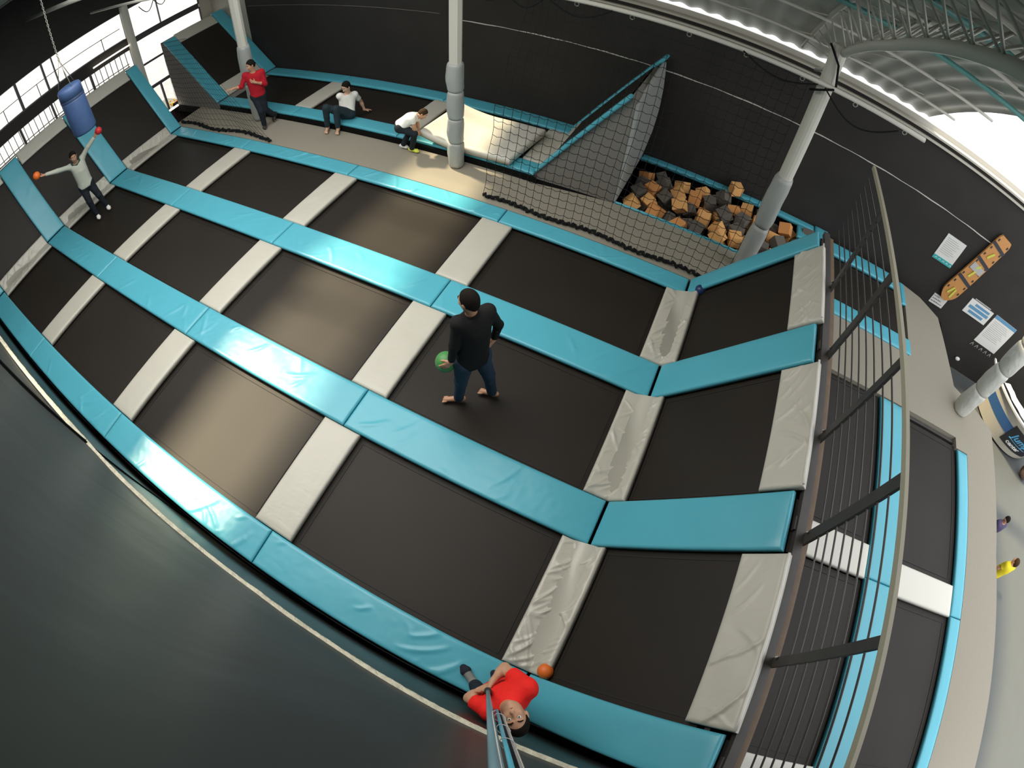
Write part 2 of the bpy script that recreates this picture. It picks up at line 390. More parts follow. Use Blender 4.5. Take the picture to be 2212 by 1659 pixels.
b.quad((15.74, 4.5, -.3), (15.3, 4.76, -.3), (15.3, 4.76, -1.42), (15.74, 4.5, -1.42)); b.quad((15.3, 4.76, -.3), (14.67, 5.02, -.3), (14.67, 5.02, -1.42), (15.3, 4.76, -1.42))
b.quad((14.67, 5.02, -.3), (14.47, 6.7, -.3), (14.47, 6.7, -1.42), (14.67, 5.02, -1.42))
tag(b.build('trim_deck', 'wall_black'), kind='structure')

# right hand deck: second set of beds and pads
for n, (x0, y0, x1, y1, lab) in enumerate([
        (11.36, 1.37, 12.80, 3.86, 'black trampoline behind the railing, between a white pad and the carpet'),
        (11.36, -1.50, 12.80, .88, 'black trampoline behind the railing, between two white pads'),
        (11.36, -4.6, 12.80, -1.99, 'black trampoline behind the railing, cut by the bottom of the photo'),
        (13.33, 1.30, 14.62, 3.72, 'black trampoline outside the railing with its corner by the carpet'),
        (13.33, -1.45, 14.62, .82, 'black trampoline outside the railing, nearer than the white cross pad'),
        (11.2, 5.52, 13.45, 6.78, 'black trampoline under the back wall beyond the railing')]):
    trampoline((x0, y0, 0), (1, 0, 0), (0, 1, 0), x1 - x0, y1 - y0, lab, 'beds of the side deck', depth=.07, sag=.01)
slab('floor_under_deck', [(11.1, -5), (14.9, -5), (14.9, 7.15), (11.1, 7.15)], -.40, -.34, 'black')
for n, (x0, y0, x1, y1, m, nm, lab) in enumerate([
        (12.80, .92, 13.32, 3.84, 'blue', 'blue_pad', 'blue strip pad seen through the railing, length nearer the back wall'),
        (12.80, -2.0, 13.32, .91, 'blue', 'blue_pad', 'blue strip pad seen through the railing, middle length'),
        (12.80, -4.8, 13.32, -2.01, 'blue', 'blue_pad', 'blue strip pad seen through the railing, at the bottom of the photo'),
        (14.63, .84, 14.89, 3.64, 'blue', 'blue_pad', 'outermost thin blue pad along the deck, far length with rounded corner'),
        (14.63, -2.3, 14.89, .83, 'blue', 'blue_pad', 'outermost thin blue pad along the deck, near length at the bottom of the photo'),
        (11.38, .89, 12.79, 1.36, 'pale', 'white_pad', 'pale cross pad behind the railing beside the blue strip'),
        (11.38, -1.98, 12.79, -1.5, 'pale', 'white_pad', 'pale cross pad behind the railing at the bottom of the photo'),
        (13.34, .82, 14.61, 1.29, 'pale', 'white_pad', 'pale cross pad outside the railing between two black beds'),
        (11.0, 6.80, 13.42, 7.2, 'blue', 'blue_pad', 'blue pad at the foot of the back wall beyond the railing'),
        (11.0, 5.12, 13.55, 5.50, 'blue', 'blue_pad', 'blue pad on the carpet side of the bed under the back wall'),
        (13.44, 6.45, 13.56, 7.1, 'blue', 'blue_pad', 'short blue end pad poking out past the railing')]):
    o = pad(nm, planeP((x0, y0, .012), (1, 0, 0), (0, 1, 0)), x1 - x0, y1 - y0, .07, m, seed=300 + n, wr=.003, creases=1)
    tag(o, lab, 'pad', 'pads of the side deck')

# ------------------------------------------------------------------ back row of trampolines (0.15 m up)
Z1 = .16
bx = [-2.16, .55, 3.42, 6.25]
for i in range(3):
    x0, x1 = bx[i] + .005, bx[i + 1] - .005
    o = pad('blue_pad', planeP((x0, 5.30, Z1), (1, 0, 0), (0, 1, 0)), x1 - x0, .36, .06, 'blue', seed=400 + i, wr=.004, creases=4)
    tag(o, f'blue pad on the walkway edge of the raised beds, {["beside the man in dark red", "under the seated man", "beside the loose mattress"][i]}', 'pad', 'back bed pads')
    o = pad('blue_pad', planeP((x0, 7.0, Z1), (1, 0, 0), (0, 1, 0)), x1 - x0, .38, .06, 'blue', seed=410 + i, wr=.004, creases=4)
    tag(o, f'blue pad at the foot of the back wall, {["length behind the man in dark red", "length behind the seated man", "length behind the loose mattress"][i]}', 'pad', 'back bed pads')
o = pad('grey_pad', planeP((5.86, 5.68, Z1 - .004), (1, 0, 0), (0, 1, 0)), .44, 1.30, .07, 'grey', seed=425, wr=.004, creases=9, nv=60, nu=20); tag(o, 'grey pad lying at the foot of the tall wedge behind the net', 'pad', 'grey divider pads')
for i, (x0, x1, lab) in enumerate([(.30, .80, 'grey divider on the raised back beds, between the seated and the dark red men'), (3.22, 3.68, 'grey divider on the raised back beds, behind the bending boy')]):
    o = pad('grey_pad', planeP((x0, 5.67, Z1 - .006), (1, 0, 0), (0, 1, 0)), x1 - x0, 1.32, .07, 'grey', seed=420 + i, wr=.003, creases=3)
    tag(o, lab, 'pad', 'grey divider pads')
for i, (x0, x1, lab) in enumerate([(-2.1, .32, 'black raised bed behind the man in dark red'), (.78, 3.24, 'black raised bed behind the seated man'), (3.66, 5.9, 'black raised bed under the loose mattress')]):
    trampoline((x0, 5.62, Z1), (1, 0, 0), (0, 1, 0), x1 - x0, 1.42, lab, 'raised back beds', depth=.10)
tag(B().build('trim_back_gap_shade', 'black') if False else (lambda b: (b.box((-2.2, 5.28, -.02), (6.3, 5.31, .085)), b.build('trim_back_gap_shade', 'black'))[1])(B()), kind='structure')  # black strip standing in for the shaded gap under the raised pads

# right wedge: slope with blue rims, grey side panel and grey end pad
WB, WT = V((6.27, 0, Z1)), V((7.56, 0, 1.98)); WD = (WT - WB).normalized(); WL = (WT - WB).length
w = empty('padded_wedge', (7.0, 6.35, 0), 'tall padded wedge with grey carpet side between raised beds and foam pit', 'wedge')
wo = w.location
b = B(wo); b.add([(6.2, 5.40, -.01), (7.66, 5.46, -.01), (7.66, 5.46, 1.96), (7.58, 5.46, 2.0), (6.2, 5.40, .08), (6.2, 7.3, -.01), (7.66, 7.3, -.01), (7.66, 7.3, 1.96), (7.58, 7.3, 2.0), (6.2, 7.3, .08)],
                 [(0, 1, 2, 3, 4), (9, 8, 7, 6, 5), (0, 5, 6, 1), (3, 8, 9, 4), (2, 7, 8, 3), (1, 6, 7, 2)])
b.build('side_panel', 'carpet_side', w)
def wp(y0, wd, s0, s1, m, nm, sd, lift=.05, t=.06):
    P0 = planeP(V((WB.x, y0, WB.z)) + WD * s0 + V((-WD.z, 0, WD.x)) * lift - wo, WD, (0, 1, 0))
    return pad(nm, P0, s1 - s0, wd, t, m, w, seed=sd, wr=.003, creases=3)
wp(5.36, .16, 0, WL + .05, 'blue', 'near_rim', 430); wp(7.12, .2, 0, WL + .3, 'blue', 'far_rim', 431)
wp(5.58, 1.45, .0, .34, 'grey', 'foot_pad', 432, .03)
b = B(wo); s0 = V((WB.x, 5.5, WB.z)) + WD * .3 + V((-WD.z, 0, WD.x)) * .02; s1 = V((WB.x, 7.15, WB.z)) + WD * .3 + V((-WD.z, 0, WD.x)) * .02
b.quad(s0, s0 + WD * (WL - .3), s1 + WD * (WL - .3), s1); b.build('jumping_mat', 'mesh', w)
v = []
P0 = lambda a, c: (V((7.70 + .10 * math.sin(math.pi * min(1, a / 2.3)) * (.4 + .6 * c / 1.7), 5.47 + c, a * (1.0 - .10 * (1 - c / 1.75)) + .0)) - wo, V((1, 0, .02)).normalized())
pad('end_pad', P0, 2.12, 1.75, .06, 'sleeve', w, seed=440, wr=.008, creases=2)
# left wedge
XB, XT = V((-2.18, 0, Z1)), V((-4.0, 0, 1.97)); XD = (XT - XB).normalized(); XL = (XT - XB).length; XN = V((XD.z, 0, -XD.x))
w2 = empty('padded_wedge', (-3.2, 6.3, 0), 'padded wedge with blue rims and black bed beside the man in dark red', 'wedge')
wo2 = w2.location
b = B(wo2); b.add([(-2.1, 5.27, -.02), (-4.15, 5.27, -.02), (-4.15, 5.27, 1.97), (-4.0, 5.27, 1.95), (-2.1, 5.27, .05), (-2.1, 7.35, -.02), (-4.15, 7.35, -.02), (-4.15, 7.35, 1.97), (-4.0, 7.35, 1.95), (-2.1, 7.35, .05)],
                  [(4, 3, 2, 1, 0), (5, 6, 7, 8, 9), (1, 6, 5, 0), (4, 9, 8, 3), (3, 8, 7, 2), (2, 7, 6, 1)])
b.build('side_panel', 'carpet_side', w2)
def xp(y0, wd, s0, s1, m, nm, sd, lift=.05):
    P0 = planeP(V((XB.x, y0, XB.z)) + XD * s0 + XN * lift - wo2, XD, (0, 1, 0))
    return pad(nm, P0, s1 - s0, wd, .06, m, w2, seed=sd, wr=.003, creases=3)
xp(5.27, .38, 0, XL, 'blue', 'near_rim', 450); xp(6.98, .40, 0, XL + .1, 'blue', 'far_rim', 451)
xp(5.66, 1.31, .0, .42, 'crumple', 'foot_pad', 452, .045); xp(5.66, 1.31, XL - .3, XL + .06, 'grey', 'top_pad', 453, .045)
b = B(wo2); s0 = V((XB.x, 5.6, XB.z)) + XD * .3 + XN * .015; s1 = V((XB.x, 7.05, XB.z)) + XD * .3 + XN * .015
b.quad(s0, s0 + XD * (XL - .4), s1 + XD * (XL - .4), s1); b.build('jumping_mat', 'mesh', w2)

# loose mattress lying across the right raised bed, corner lifted
def mattP(a, c):
    lift = .16 * max(0, 1 - a / .9) ** 2
    return V((4.02 + a * .98 + .16 * c / 1.3, 5.20 + c * 1.0 + .06 * a / 1.8, .33 + .06 * (c / 1.3) + lift)), V((0, 0, 1))
o = pad('mattress', mattP, 1.82, 1.25, .13, 'pale', seed=470, wr=.006, creases=1, r=.05)
tag(o, 'thick pale crash mattress lying loose on the raised bed, behind the middle column', 'mattress')

# ------------------------------------------------------------------ walls, windows, roof
def wall(name, a, bb, m):
    b = B(); b.box(a, bb); return tag(b.build(name, m), kind='structure')
wall('wall_back', (-3.0, 7.42, -1.5), (19.8, 7.6, 3.0), 'wall_black')
wall('wall_back_left', (-4.75, 7.42, -1.5), (-3.0, 7.6, 4.2), 'wall_cream')
b = B()
for i in range(60):
    x0 = 3.62 + i * .187
    zz = lambda x: 1.93 - .012 * (x - 3.6)
    b.bar((x0, 7.415, zz(x0) + .004 * math.sin(i * 1.7)), (x0 + .19, 7.415, zz(x0 + .19) + .004 * math.sin(i * 1.7 + 1.7)), .012, .016 + .006 * math.sin(i * .9))
tag(b.build('trim_back_seam', 'seam'), kind='structure')
b = B(); b.bar((-2.9, 7.415, 2.06), (3.1, 7.415, 2.02), .012, .008); tag(b.build('trim_back_seam_left', 'carpet_side'), kind='structure')
b = B(); b.box((6.0, 7.36, 2.98), (19.8, 7.62, 3.02)); b.box((6, 7.35, 2.86), (19.8, 7.44, 2.90)); tag(b.build('trim_wall_top', 'wall_cream'), kind='structure')
b = B(); b.box((6.0, 7.56, 3.0), (19.8, 7.62, 3.12)); tag(b.build('trim_wall_cap', 'steel_light'), kind='structure')

# left wall with its window openings
XW = -4.62
def lw(name, y0, y1, z0, z1, m='frame_grey', t=.10, x=XW):
    b = B(); b.box((x - t, y0, z0), (x, y1, z1)); return tag(b.build(name, m), kind='structure')
lw('wall_left', -6, 7.5, 3.34, 6.6, 'wall_black')
lw('wall_left_slab', -6, 4.62, 2.20, 2.52, 'wall_black', .25)
lw('wall_left_low', -6, 4.62, -1.5, 1.60, 'wall_cream')
lw('wall_left_foot', 4.62, 7.5, -1.5, -.22, 'maroon')
lw('trim_window_bar', 4.62, 7.0, 2.30, 2.42, 'frame_grey', .06)
lw('wall_left_corner', 7.05, 7.5, -.3, 3.5, 'wall_cream')
def window(name, y0, y1, z0, z1, mull=(), trans=()):
    r = empty(name, (XW - .04, (y0 + y1) / 2, (z0 + z1) / 2), kind='structure'); o = r.location
    b = B(o)
    b.box((XW - .06, y0, z0), (XW - .02, y0 + .03, z1)); b.box((XW - .06, y1 - .03, z0), (XW - .02, y1, z1))
    b.box((XW - .06, y0, z0), (XW - .02, y1, z0 + .025)); b.box((XW - .06, y0, z1 - .025), (XW - .02, y1, z1))
    for y, wd in mull: b.box((XW - .07, y - wd / 2, z0), (XW - .01, y + wd / 2, z1))
    for z, wd in trans: b.box((XW - .065, y0, z - wd / 2), (XW - .015, y1, z + wd / 2))
    b.build('window_frame', 'frame_grey', r)
    b = B(o); b.quad((XW - .04, y0, z0), (XW - .04, y1, z0), (XW - .04, y1, z1), (XW - .04, y0, z1)); b.build('pane', 'glass', r)
window('window_1', -1.0, 4.62, 2.52, 3.34, [(1.35, .07), (2.15, .05), (2.45, .03), (.2, .05)])
window('window_2', -1.0, 4.62, 1.66, 2.20, [(2.05, .05), (1.05, .06), (3.3, .06)])
window('window_3', 4.75, 7.05, 2.42, 3.34, [(5.72, .02)])
window('window_4', 4.75, 7.05, 1.52, 2.30)
window('window_5', 4.75, 5.75, .78, 1.52, trans=[(1.5, .02)])
window('window_6', 4.75, 5.75, -.22, .78, [(5.2, .05)], [(.74, .05)])
# balcony railing outside the lower window, and handrail across the upper one
t = empty('balcony_railing', (XW - .35, 1.8, 1.6), 'thin black balcony railing seen against the bright low window strip', 'railing'); bo = t.location
for i in range(34):
    y = -.95 + i * .167
    b = B(bo); b.bar((XW - .35, y, 1.62), (XW - .35, y, 2.3), .016, .016, (0, 1, 0)); b.build('baluster', 'frame_grey', t)
b = B(bo); b.bar((XW - .35, -1, 1.64), (XW - .35, 4.6, 1.64), .03, .03); b.bar((XW - .35, -1, 1.72), (XW - .35, 4.6, 1.72), .02, .02); b.build('bottom_rail', 'frame_grey', t)
t = empty('handrail', (XW - .3, 2, 2.5), 'thin handrail with short posts across the upper bright windows', 'handrail'); bo = t.location
b = B(bo); b.tube([(XW - .3, -1, 2.88), (XW - .3, 4.6, 2.86)], .010, 6); b.build('rail', 'frame_grey', t)
for y in (.9, 1.95, 2.75, 4.0):
    b = B(bo); b.tube([(XW - .3, y, 2.5), (XW - .3, y, 2.88)], .012, 6); b.build('post', 'frame_grey', t)
# white tube lamp under the slab near the column
b = B(); b.tube([(XW + .10, 3.4, 2.34), (XW + .10, 4.55, 2.34)], .018, 8); o = b.build('ceiling_tube_lamp', 'lamp', None, True); tag(o, 'thin white tube lamp on the dark band between the bright windows', 'lamp')
b = B(); b.tube([(-4.1, 4.72, .0), (-4.1, 5.22, .0)], .03, 8); o = b.build('floor_edge_glow', 'lamp', None, True); tag(o, 'short glowing strip imitating the lit floor edge at the window end of the walkway', 'lamp')  # no lamp: glowing strip imitates daylight caught on the floor edge
# outside
slab('ground_outside', [(-40, -20), (-4.9, -20), (-4.9, 30), (-40, 30)], -1.6, -1.5, 'street')
def shrub(name, c, r, m, lab):
    b = B(c); rr = random.Random(len(lab))
    for i in range(110):
        p = V((rr.gauss(0, r * .5), rr.gauss(0, r * .6), abs(rr.gauss(0, r * .5))))
        b.sphere(V(c) + p, r * .09, 6, 4)
    tag(b.build(name, m, None, True), lab, 'shrub')
shrub('shrub', (-7.0, 6.0, -1.48), .45, 'flowers', 'red clump outdoors behind the low window panes')
shrub('shrub', (-7.6, 7.3, -1.48), .42, 'yellow_thing', 'yellow clump outdoors behind the low window panes')

# front tarp wall: lower panels, torn joint, upper panels
YF = -2.0
def joint_z(x):
    if x < 4.8: return 1.62 + .10 * (3.9 - x) * (1 if x < 3.9 else .3)
    return 1.70 + .42 * max(0, (x - 7.3) / 2.2) ** 1.0 * (1 if x < 9.4 else .95) + .03 * math.sin(x * 2.3)
def sheet(name, x0, x1, zf0, zf1, y, m, seed, amp=.012, t=.02, nx=60, nz=24):
    v = []; f = []
    for i in range(nx + 1):
        x = x0 + (x1 - x0) * i / nx
        for j in range(nz + 1):
            z = zf0(x) + (zf1(x) - zf0(x)) * j / nz
            d = amp * noise.noise(V((x * .9 + seed, z * .7, seed))) + amp * .5 * noise.noise(V((x * 2 + z * 1.4, z * .5 + seed, 2)))
            v.append((x, y + d, z))
    n1 = len(v); v += [(p[0], p[1] - t, p[2]) for p in v]
    g = nz + 1
    for i in range(nx):
        for j in range(nz):
            q = (i * g + j, i * g + j + 1, (i + 1) * g + j + 1, (i + 1) * g + j)
            f.append(q); f.append(tuple(n1 + k for k in reversed(q)))
    for i in range(nx):
        for j in (0, nz):
            f.append((i * g + j, (i + 1) * g + j, n1 + (i + 1) * g + j, n1 + i * g + j))
    o = from_pydata(name, v, f, m, None, True); tag(o, kind='structure'); return o
sheet('wall_front_low', -6, 14.5, lambda x: -1.4, lambda x: joint_z(max(4.81, x)) if x > 4.8 else joint_z(x), YF - .005, 'tarp_low', 1, amp=.006)
sheet('wall_front_left', -6, 4.9, lambda x: joint_z(x) + .05, lambda x: 6.5, YF - .03, 'tarp', 2)
sheet('wall_front', 4.82, 14.5, lambda x: joint_z(x) + .01, lambda x: 6.5, YF - .004, 'tarp', 3, amp=.010)
def torn(name, x0, x1, y):
    v = []; f = []; n = int((x1 - x0) / .03)
    for i in range(n + 1):
        x = x0 + (x1 - x0) * i / n; z = joint_z(x); a = noise.noise(V((x * 6, 3, 1))) * .02 + noise.noise(V((x * 30, 3, 1))) * .012
        h = .05 + noise.noise(V((x * 17, 8, 1))) * .02
        v += [(x, y - .02, z - h + a), (x, y + .018 + abs(a) * .4, z - h * .8 + a), (x, y + .024 + a * .3, z - .01 + a * .5), (x, y - .02, z + .02 + a * .3)]
    for i in range(n):
        for k in range(3): f.append((i * 4 + k, i * 4 + k + 1, (i + 1) * 4 + k + 1, (i + 1) * 4 + k))
    tag(from_pydata(name, v, f, 'edge', None, True), kind='structure')
torn('trim_front_torn_edge', 4.85, 12.5, YF); torn('trim_front_torn_edge_left', -5.8, 4.83, YF)
b = B(); b.bar((4.85, YF + .006, joint_z(4.9) - .1), (5.0, YF + .006, 6.4), .02, .07, (1, 0, 0)); tag(b.build('trim_front_seam', 'black'), kind='structure')
b = B(); b.bar((4.75, YF + .004, -.6), (4.85, YF + .004, joint_z(4.9) - .05), .016, .03, (1, 0, 0)); tag(b.build('trim_front_seam_low', 'black'), kind='structure')

# vaulted corrugated roof
def rz(y): return 5.6 - .0367 * (y + .5) ** 2
def corr(x): return .022 * math.sin(x * 2 * math.pi / .33)
v = []; f = []
xs = np.arange(-6, 12.42, .055); ys = np.linspace(-6, 7.62, 40)
for x in xs:
    for y in ys: v.append((x, y, rz(y) + corr(x)))
g = len(ys)
def slot(x, y): return abs(x - (4.85 - .86 * rz(y))) < .72 and -5 < y < 7.3  # unseen roof opening, curved so the sunbeam lands as a straight band
for i in range(len(xs) - 1):
    for j in range(g - 1):
        xm = (xs[i] + xs[i + 1]) / 2
        if slot(xm, (ys[j] + ys[j + 1]) / 2): continue
        f.append((i * g + j, i * g + j + 1, (i + 1) * g + j + 1, (i + 1) * g + j))
tag(from_pydata('ceiling', v, f, 'roof', None, True), kind='structure')
# purlins
for n, (y, m, r, lab) in enumerate([(6.6, 'steel_light', .025, ''), (5.4, 'steel_light', .025, ''), (4.2, 'teal', .035, ''), (3.2, 'steel_light', .025, ''), (2.2, 'teal', .035, ''), (1.2, 'steel_light', .025, '')]):
    b = B(); z = rz(y) - .12
    b.tube([(-6, y, z), (12.4, y, z)], r, 8)
    tag(b.build('trim_purlin', m, None, True), kind='structure')
b = B()
for i in range(20):
    for (ya, yb) in ((6.6, 5.4), (5.4, 4.2), (4.2, 3.2), (3.2, 2.2), (2.2, 1.2)):
        x = 6.2 + i * .95
        if x < 11.6 and i % 2 == 0: b.tube([(x, ya, rz(ya) - .12), (x + .9, yb, rz(yb) - .12)], .011, 5)
        if x < 11.7: b.tube([(x + .4, ya, rz(ya) - .12), (x + .75, ya - .15, rz(ya) - .02)], .009, 5)
tag(b.build('trim_roof_braces', 'steel_light', None, True), kind='structure')
# arched trusses
def truss(x, lab):
    b0 = empty('arch_truss', (x, 5.1, 3.9), lab, 'truss'); o = b0.location
    def low(y): return rz(y) - .36 - .17 * min(1, max(0, (y - .7) / 2.3))
    def top(y): return rz(y) - .07
    ysb = [5.1 - i * (6.4 / 36) for i in range(37)]
    b = B(o); b.tube([(x, y, low(y)) for y in ysb], .055, 10); b.build('lower_chord', 'steel_light', b0, True)
    for dx in (-.28, .28):
        b = B(o); b.tube([(x + dx, y, top(y)) for y in [7.3 - i * (8.6 / 44) for i in range(45)]], .035, 8); b.build('upper_chord', 'steel_light', b0, True)
    b = B(o); n = 15
    for i in range(n):
        y0 = 5.0 - i * .41; y1 = y0 - .41
        for dx in (-.28, .28):
            b.tube([(x, y0, low(min(5.1, y0))), (x + dx, y0 - .2, top(y0 - .2))], .013, 5); b.tube([(x + dx, y0 - .2, top(y0 - .2)), (x, y1, low(y1))], .013, 5)
        b.tube([(x - .28, y0 - .2, top(y0 - .2)), (x + .28, y0 - .2, top(y0 - .2))], .011, 5)
    for i in range(5):
        y0 = 5.1 + i * .42
        for dx in (-.28, .28):
            b.tube([(x, 5.1, 3.75), (x + dx, y0 + .2, top(y0 + .2))], .010, 5)
    b.build('lattice', 'steel_light', b0, True)
    b = B(o); b.tube([(x, 5.28, 3.62), (x, 6.9, 3.10)], .035, 8); b.build('stay', 'steel_light', b0, True)
truss(10.08, 'arched lattice roof truss rising from the padded column by the foam pit')

# ------------------------------------------------------------------ columns, sleeves, pipes
def column(x, y, z0, z1, r, n=8):
    b = B(); b.tube([(x, y, z0), (x, y, z1)], r, n); o = b.build('column', 'column'); tag(o, kind='structure'); return o
def sleeve(x, y, secs, r, lab, seed, m='sleeve'):
    root = empty('column_sleeve', (x, y, secs[0][0]), lab, 'column padding', 'column sleeves'); o = root.location
    rr = random.Random(seed)
    for si, (z0, z1) in enumerate(secs):
        v = []; f = []; nz, na = 14, 20; bias = rr.uniform(2.6, 3.8)
        for i in range(nz + 1):
            q = i / nz; z = z0 + (z1 - z0) * q
            for k in range(na):
                g = 2 * math.pi * k / na
                bulge = .024 * math.sin(math.pi * q) * (1 + math.cos(g - bias)) * .5 + .012 * noise.noise(V((math.cos(g) * 3, math.sin(g) * 3, z * 6 + seed)))
                e = -.012 if i in (0, nz) else 0
                rad = (r + bulge + e) * (1 + .05 * abs(math.sin(2 * g)))
                v.append(V((x + rad * math.cos(g), y + rad * math.sin(g), z)) - o)
        for i in range(nz):
            for k in range(na): f.append((i * na + k, i * na + (k + 1) % na, (i + 1) * na + (k + 1) % na, (i + 1) * na + k))
        f.append(tuple(reversed(range(na)))); f.append(tuple(nz * na + k for k in range(na)))
        from_pydata('sleeve_section', v, f, m, root, True)
    return root
column(4.86, 5.09, 0, 5.0, .105); sleeve(4.86, 5.09, [(0, .5), (.505, .98), (.985, 1.5), (1.505, 2.02)], .128, 'grey padded sleeve around the middle column in front of the mattress', 3)
column(10.03, 5.17, 0, 4.0, .11, 16); sleeve(10.03, 5.17, [(0, .9), (.905, 1.84)], .135, 'grey padded sleeve around the column beside the foam pit', 5)
column(-.38, 5.14, 0, 4.9, .115); sleeve(-.38, 5.14, [(0, .95), (.955, 1.9)], .14, 'grey padded sleeve around the column behind the man in dark red', 8)
column(14.76, 4.53, 0, 4.6, .12, 12); sleeve(14.76, 4.53, [(0, .62), (.625, 1.24), (1.245, 1.86), (1.865, 2.5)], .16, 'silver quilted sleeve on the column by the reception counter', 11, 'sleeve_pale')
column(-4.55, 4.68, -1.4, 3.5, .12, 12)
b = B((8, 5.03, 3.42)); b.tube([(4.0, 5.03, 3.42), (11.5, 5.03, 3.42)], .036, 10)
o = b.build('net_pipe', 'steel_light', None, True); tag(o, 'pale pipe hung in front of the back wall carrying the black net', 'pipe')
for i in range(9):
    b = B(o.location); x = 5.2 + i * .75; b.tube([(x + .03 * math.cos(a), 5.03, 3.36 + .03 * math.sin(a)) for a in [q * math.pi / 4 for q in range(8)]], .007, 5, closed=True); b.build('hook_ring', 'chain', o, True)
rp = empty('hanging_rope', (8.0, 4.96, 3.4), 'black rope looped along the pipe in front of the back wall', 'rope'); o = rp.location
for (p, q, s_) in [((10.0, 4.96, 3.40), (11.1, 4.98, 3.35), .28), ((8.9, 4.96, 3.42), (9.9, 4.96, 3.4), .16), ((5.7, 4.96, 3.4), (6.3, 4.96, 3.4), .22), ((6.3, 4.96, 3.4), (7.2, 4.96, 3.4), .2), ((5.2, 4.96, 3.4), (5.7, 4.96, 3.4), .2)]:
    p, q = V(p), V(q); b = B(o); b.tube([p.lerp(q, i / 14) - V((0, 0, s_ * math.sin(math.pi * i / 14))) for i in range(15)], .012, 6); b.build('rope_loop', 'rope', rp, True)
rk = empty('hanging_strap', (10.05, 5.0, 3.45), 'black straps tied round the top of the foam pit column', 'strap'); o = rk.location
b = B(o); b.tube([(10.13, 5.02, 3.46), (10.06, 5.02, 3.75), (9.88, 5.08, 3.98)], .016, 6); b.build('upper_strap', 'rope', rk, True)
b = B(o); b.tube([(9.84, 5.06, 3.26), (9.94, 4.985, 3.33), (10.12, 4.99, 3.42)], .018, 6); b.build('lower_strap', 'rope', rk, True)
b = B((-2, 2, 4.6)); b.tube([(-4.15, 2.0, 4.66), (.6, 2.0, 4.60)], .05, 10); o = b.build('ceiling_pipe', 'steel_light', None, True); tag(o, 'pale ceiling pipe with the bag chain crossing it', 'pipe', 'ceiling pipes')
b = B((-1, 2.95, 4)); b.tube([(-2.5, 2.95, 4.01), (2.4, 2.95, 3.95)], .03, 10); o = b.build('ceiling_pipe', 'steel_light', None, True); tag(o, 'thin pale ceiling pipe above the bright windows', 'pipe', 'ceiling pipes')
b = B((-4.2, 6, 3)); 
for i in range(5):
    p, q = V((-4.1, 4.9 + i * .45, 3.30)), V((-4.1, 5.35 + i * .45, 3.28)); b.tube([p.lerp(q, k / 10) - V((0, 0, .25 * math.sin(math.pi * k / 10))) for k in range(11)], .012, 5)
o = b.build('hanging_rope', 'rope', None, True); tag(o, 'black rope hanging in loops over the bright upper window', 'rope')

# hanging bag
bt = V((-.55, 1.33, 3.20))
g = empty('hanging_bag', bt, 'navy blue hanging bag on a chain before the windows', 'punching bag'); o = g.location
def lathe(name, prof, c, m, parent, n=24):
    v = []; f = []
    for (r, z) in prof:
        for k in range(n): a = 2 * math.pi * k / n; v.append(V((c[0] + r * math.cos(a), c[1] + r * math.sin(a), z)) - o)
    for i in range(len(prof) - 1):
        for k in range(n): f.append((i * n + k, i * n + (k + 1) % n, (i + 1) * n + (k + 1) % n, (i + 1) * n + k))
    f.append(tuple(reversed(range(n)))); f.append(tuple((len(prof) - 1) * n + k for k in range(n)))
    return from_pydata(name, v, f, m, parent, True)
lathe('body', [(.18, 2.20), (.225, 2.215), (.24, 2.26), (.24, 2.9), (.238, 2.93)], bt, 'bag_blue', g)
lathe('dark_band', [(.242, 2.925), (.244, 2.93), (.244, 2.965), (.242, 2.97)], bt, 'bag_dark', g)
lathe('cap', [(.24, 2.97), (.24, 3.14), (.22, 3.18), (.14, 3.2)], bt, 'bag_blue', g)
b = B(o)
for i in range(3):
    a = 2.1 * i; b.tube([bt + V((.2 * math.cos(a), .2 * math.sin(a), -.02)), bt + V((0, 0, .55))], .008, 5)
for i in range(40):
    z = bt.z + .55 + i * .045; ax = V((1, 0, 0)) if i % 2 else V((0, 1, 0))
    b.tube([V((bt.x, bt.y, z)) + ax * .016 * math.cos(q * math.pi / 4) + V((0, 0, .028 * math.sin(q * math.pi / 4))) for q in range(8)], .006, 5, closed=True)
b.build('chain', 'chain', g, True)

# ------------------------------------------------------------------ railing on top of the right slope
XR = 10.80
rl = empty('guard_railing', (XR, 1.5, 1.75), 'black steel guard railing of horizontal bars above the railing slope', 'railing'); o = rl.location
b = B(o); b.bar((XR, -4.6, 2.965), (XR, 4.25, 2.965), .035, .05); b.build('top_rail', 'tan_rail', rl)
for i in range(8):
    z = 1.95 + i * .122
    b = B(o); b.tube([(XR, -4.6, z), (XR, 4.22, z)], .0085, 6); b.build('bar', 'steel_dark', rl, True)
for y in (-2.9, -1.9, -.87, .16, 1.16, 2.2, 3.27):
    b = B(o); wd = .10 if y in (.16, 2.2) else .075
    b.bar((XR, y, 1.70), (XR, y, 2.95), .03, wd, (0, 1, 0)); b.build('post', 'steel_dark', rl)
    b = B(o); b.sphere((XR - .03, y + .03, 1.8), .014, 8, 5); b.build('bolt', 'chain', rl, True)
fr = empty('slope_frame', (10.72, 1.3, 1.7), 'dark steel frame with brackets under the guard railing', 'frame'); o = fr.location
b = B(o); b.bar((10.745, -4.6, 1.70), (10.745, 4.4, 1.70), .085, .07); b.build('top_beam', 'steel_dark', fr)
b = B(o); b.bar((10.835, -4.6, 1.60), (10.835, 4.4, 1.60), .065, .16); b.build('lower_beam', 'brown', fr)
b = B(o); b.bar((10.90, -4.6, .80), (10.90, 4.38, .80), .03, 1.6); b.build('back_panel', 'steel_dark', fr)
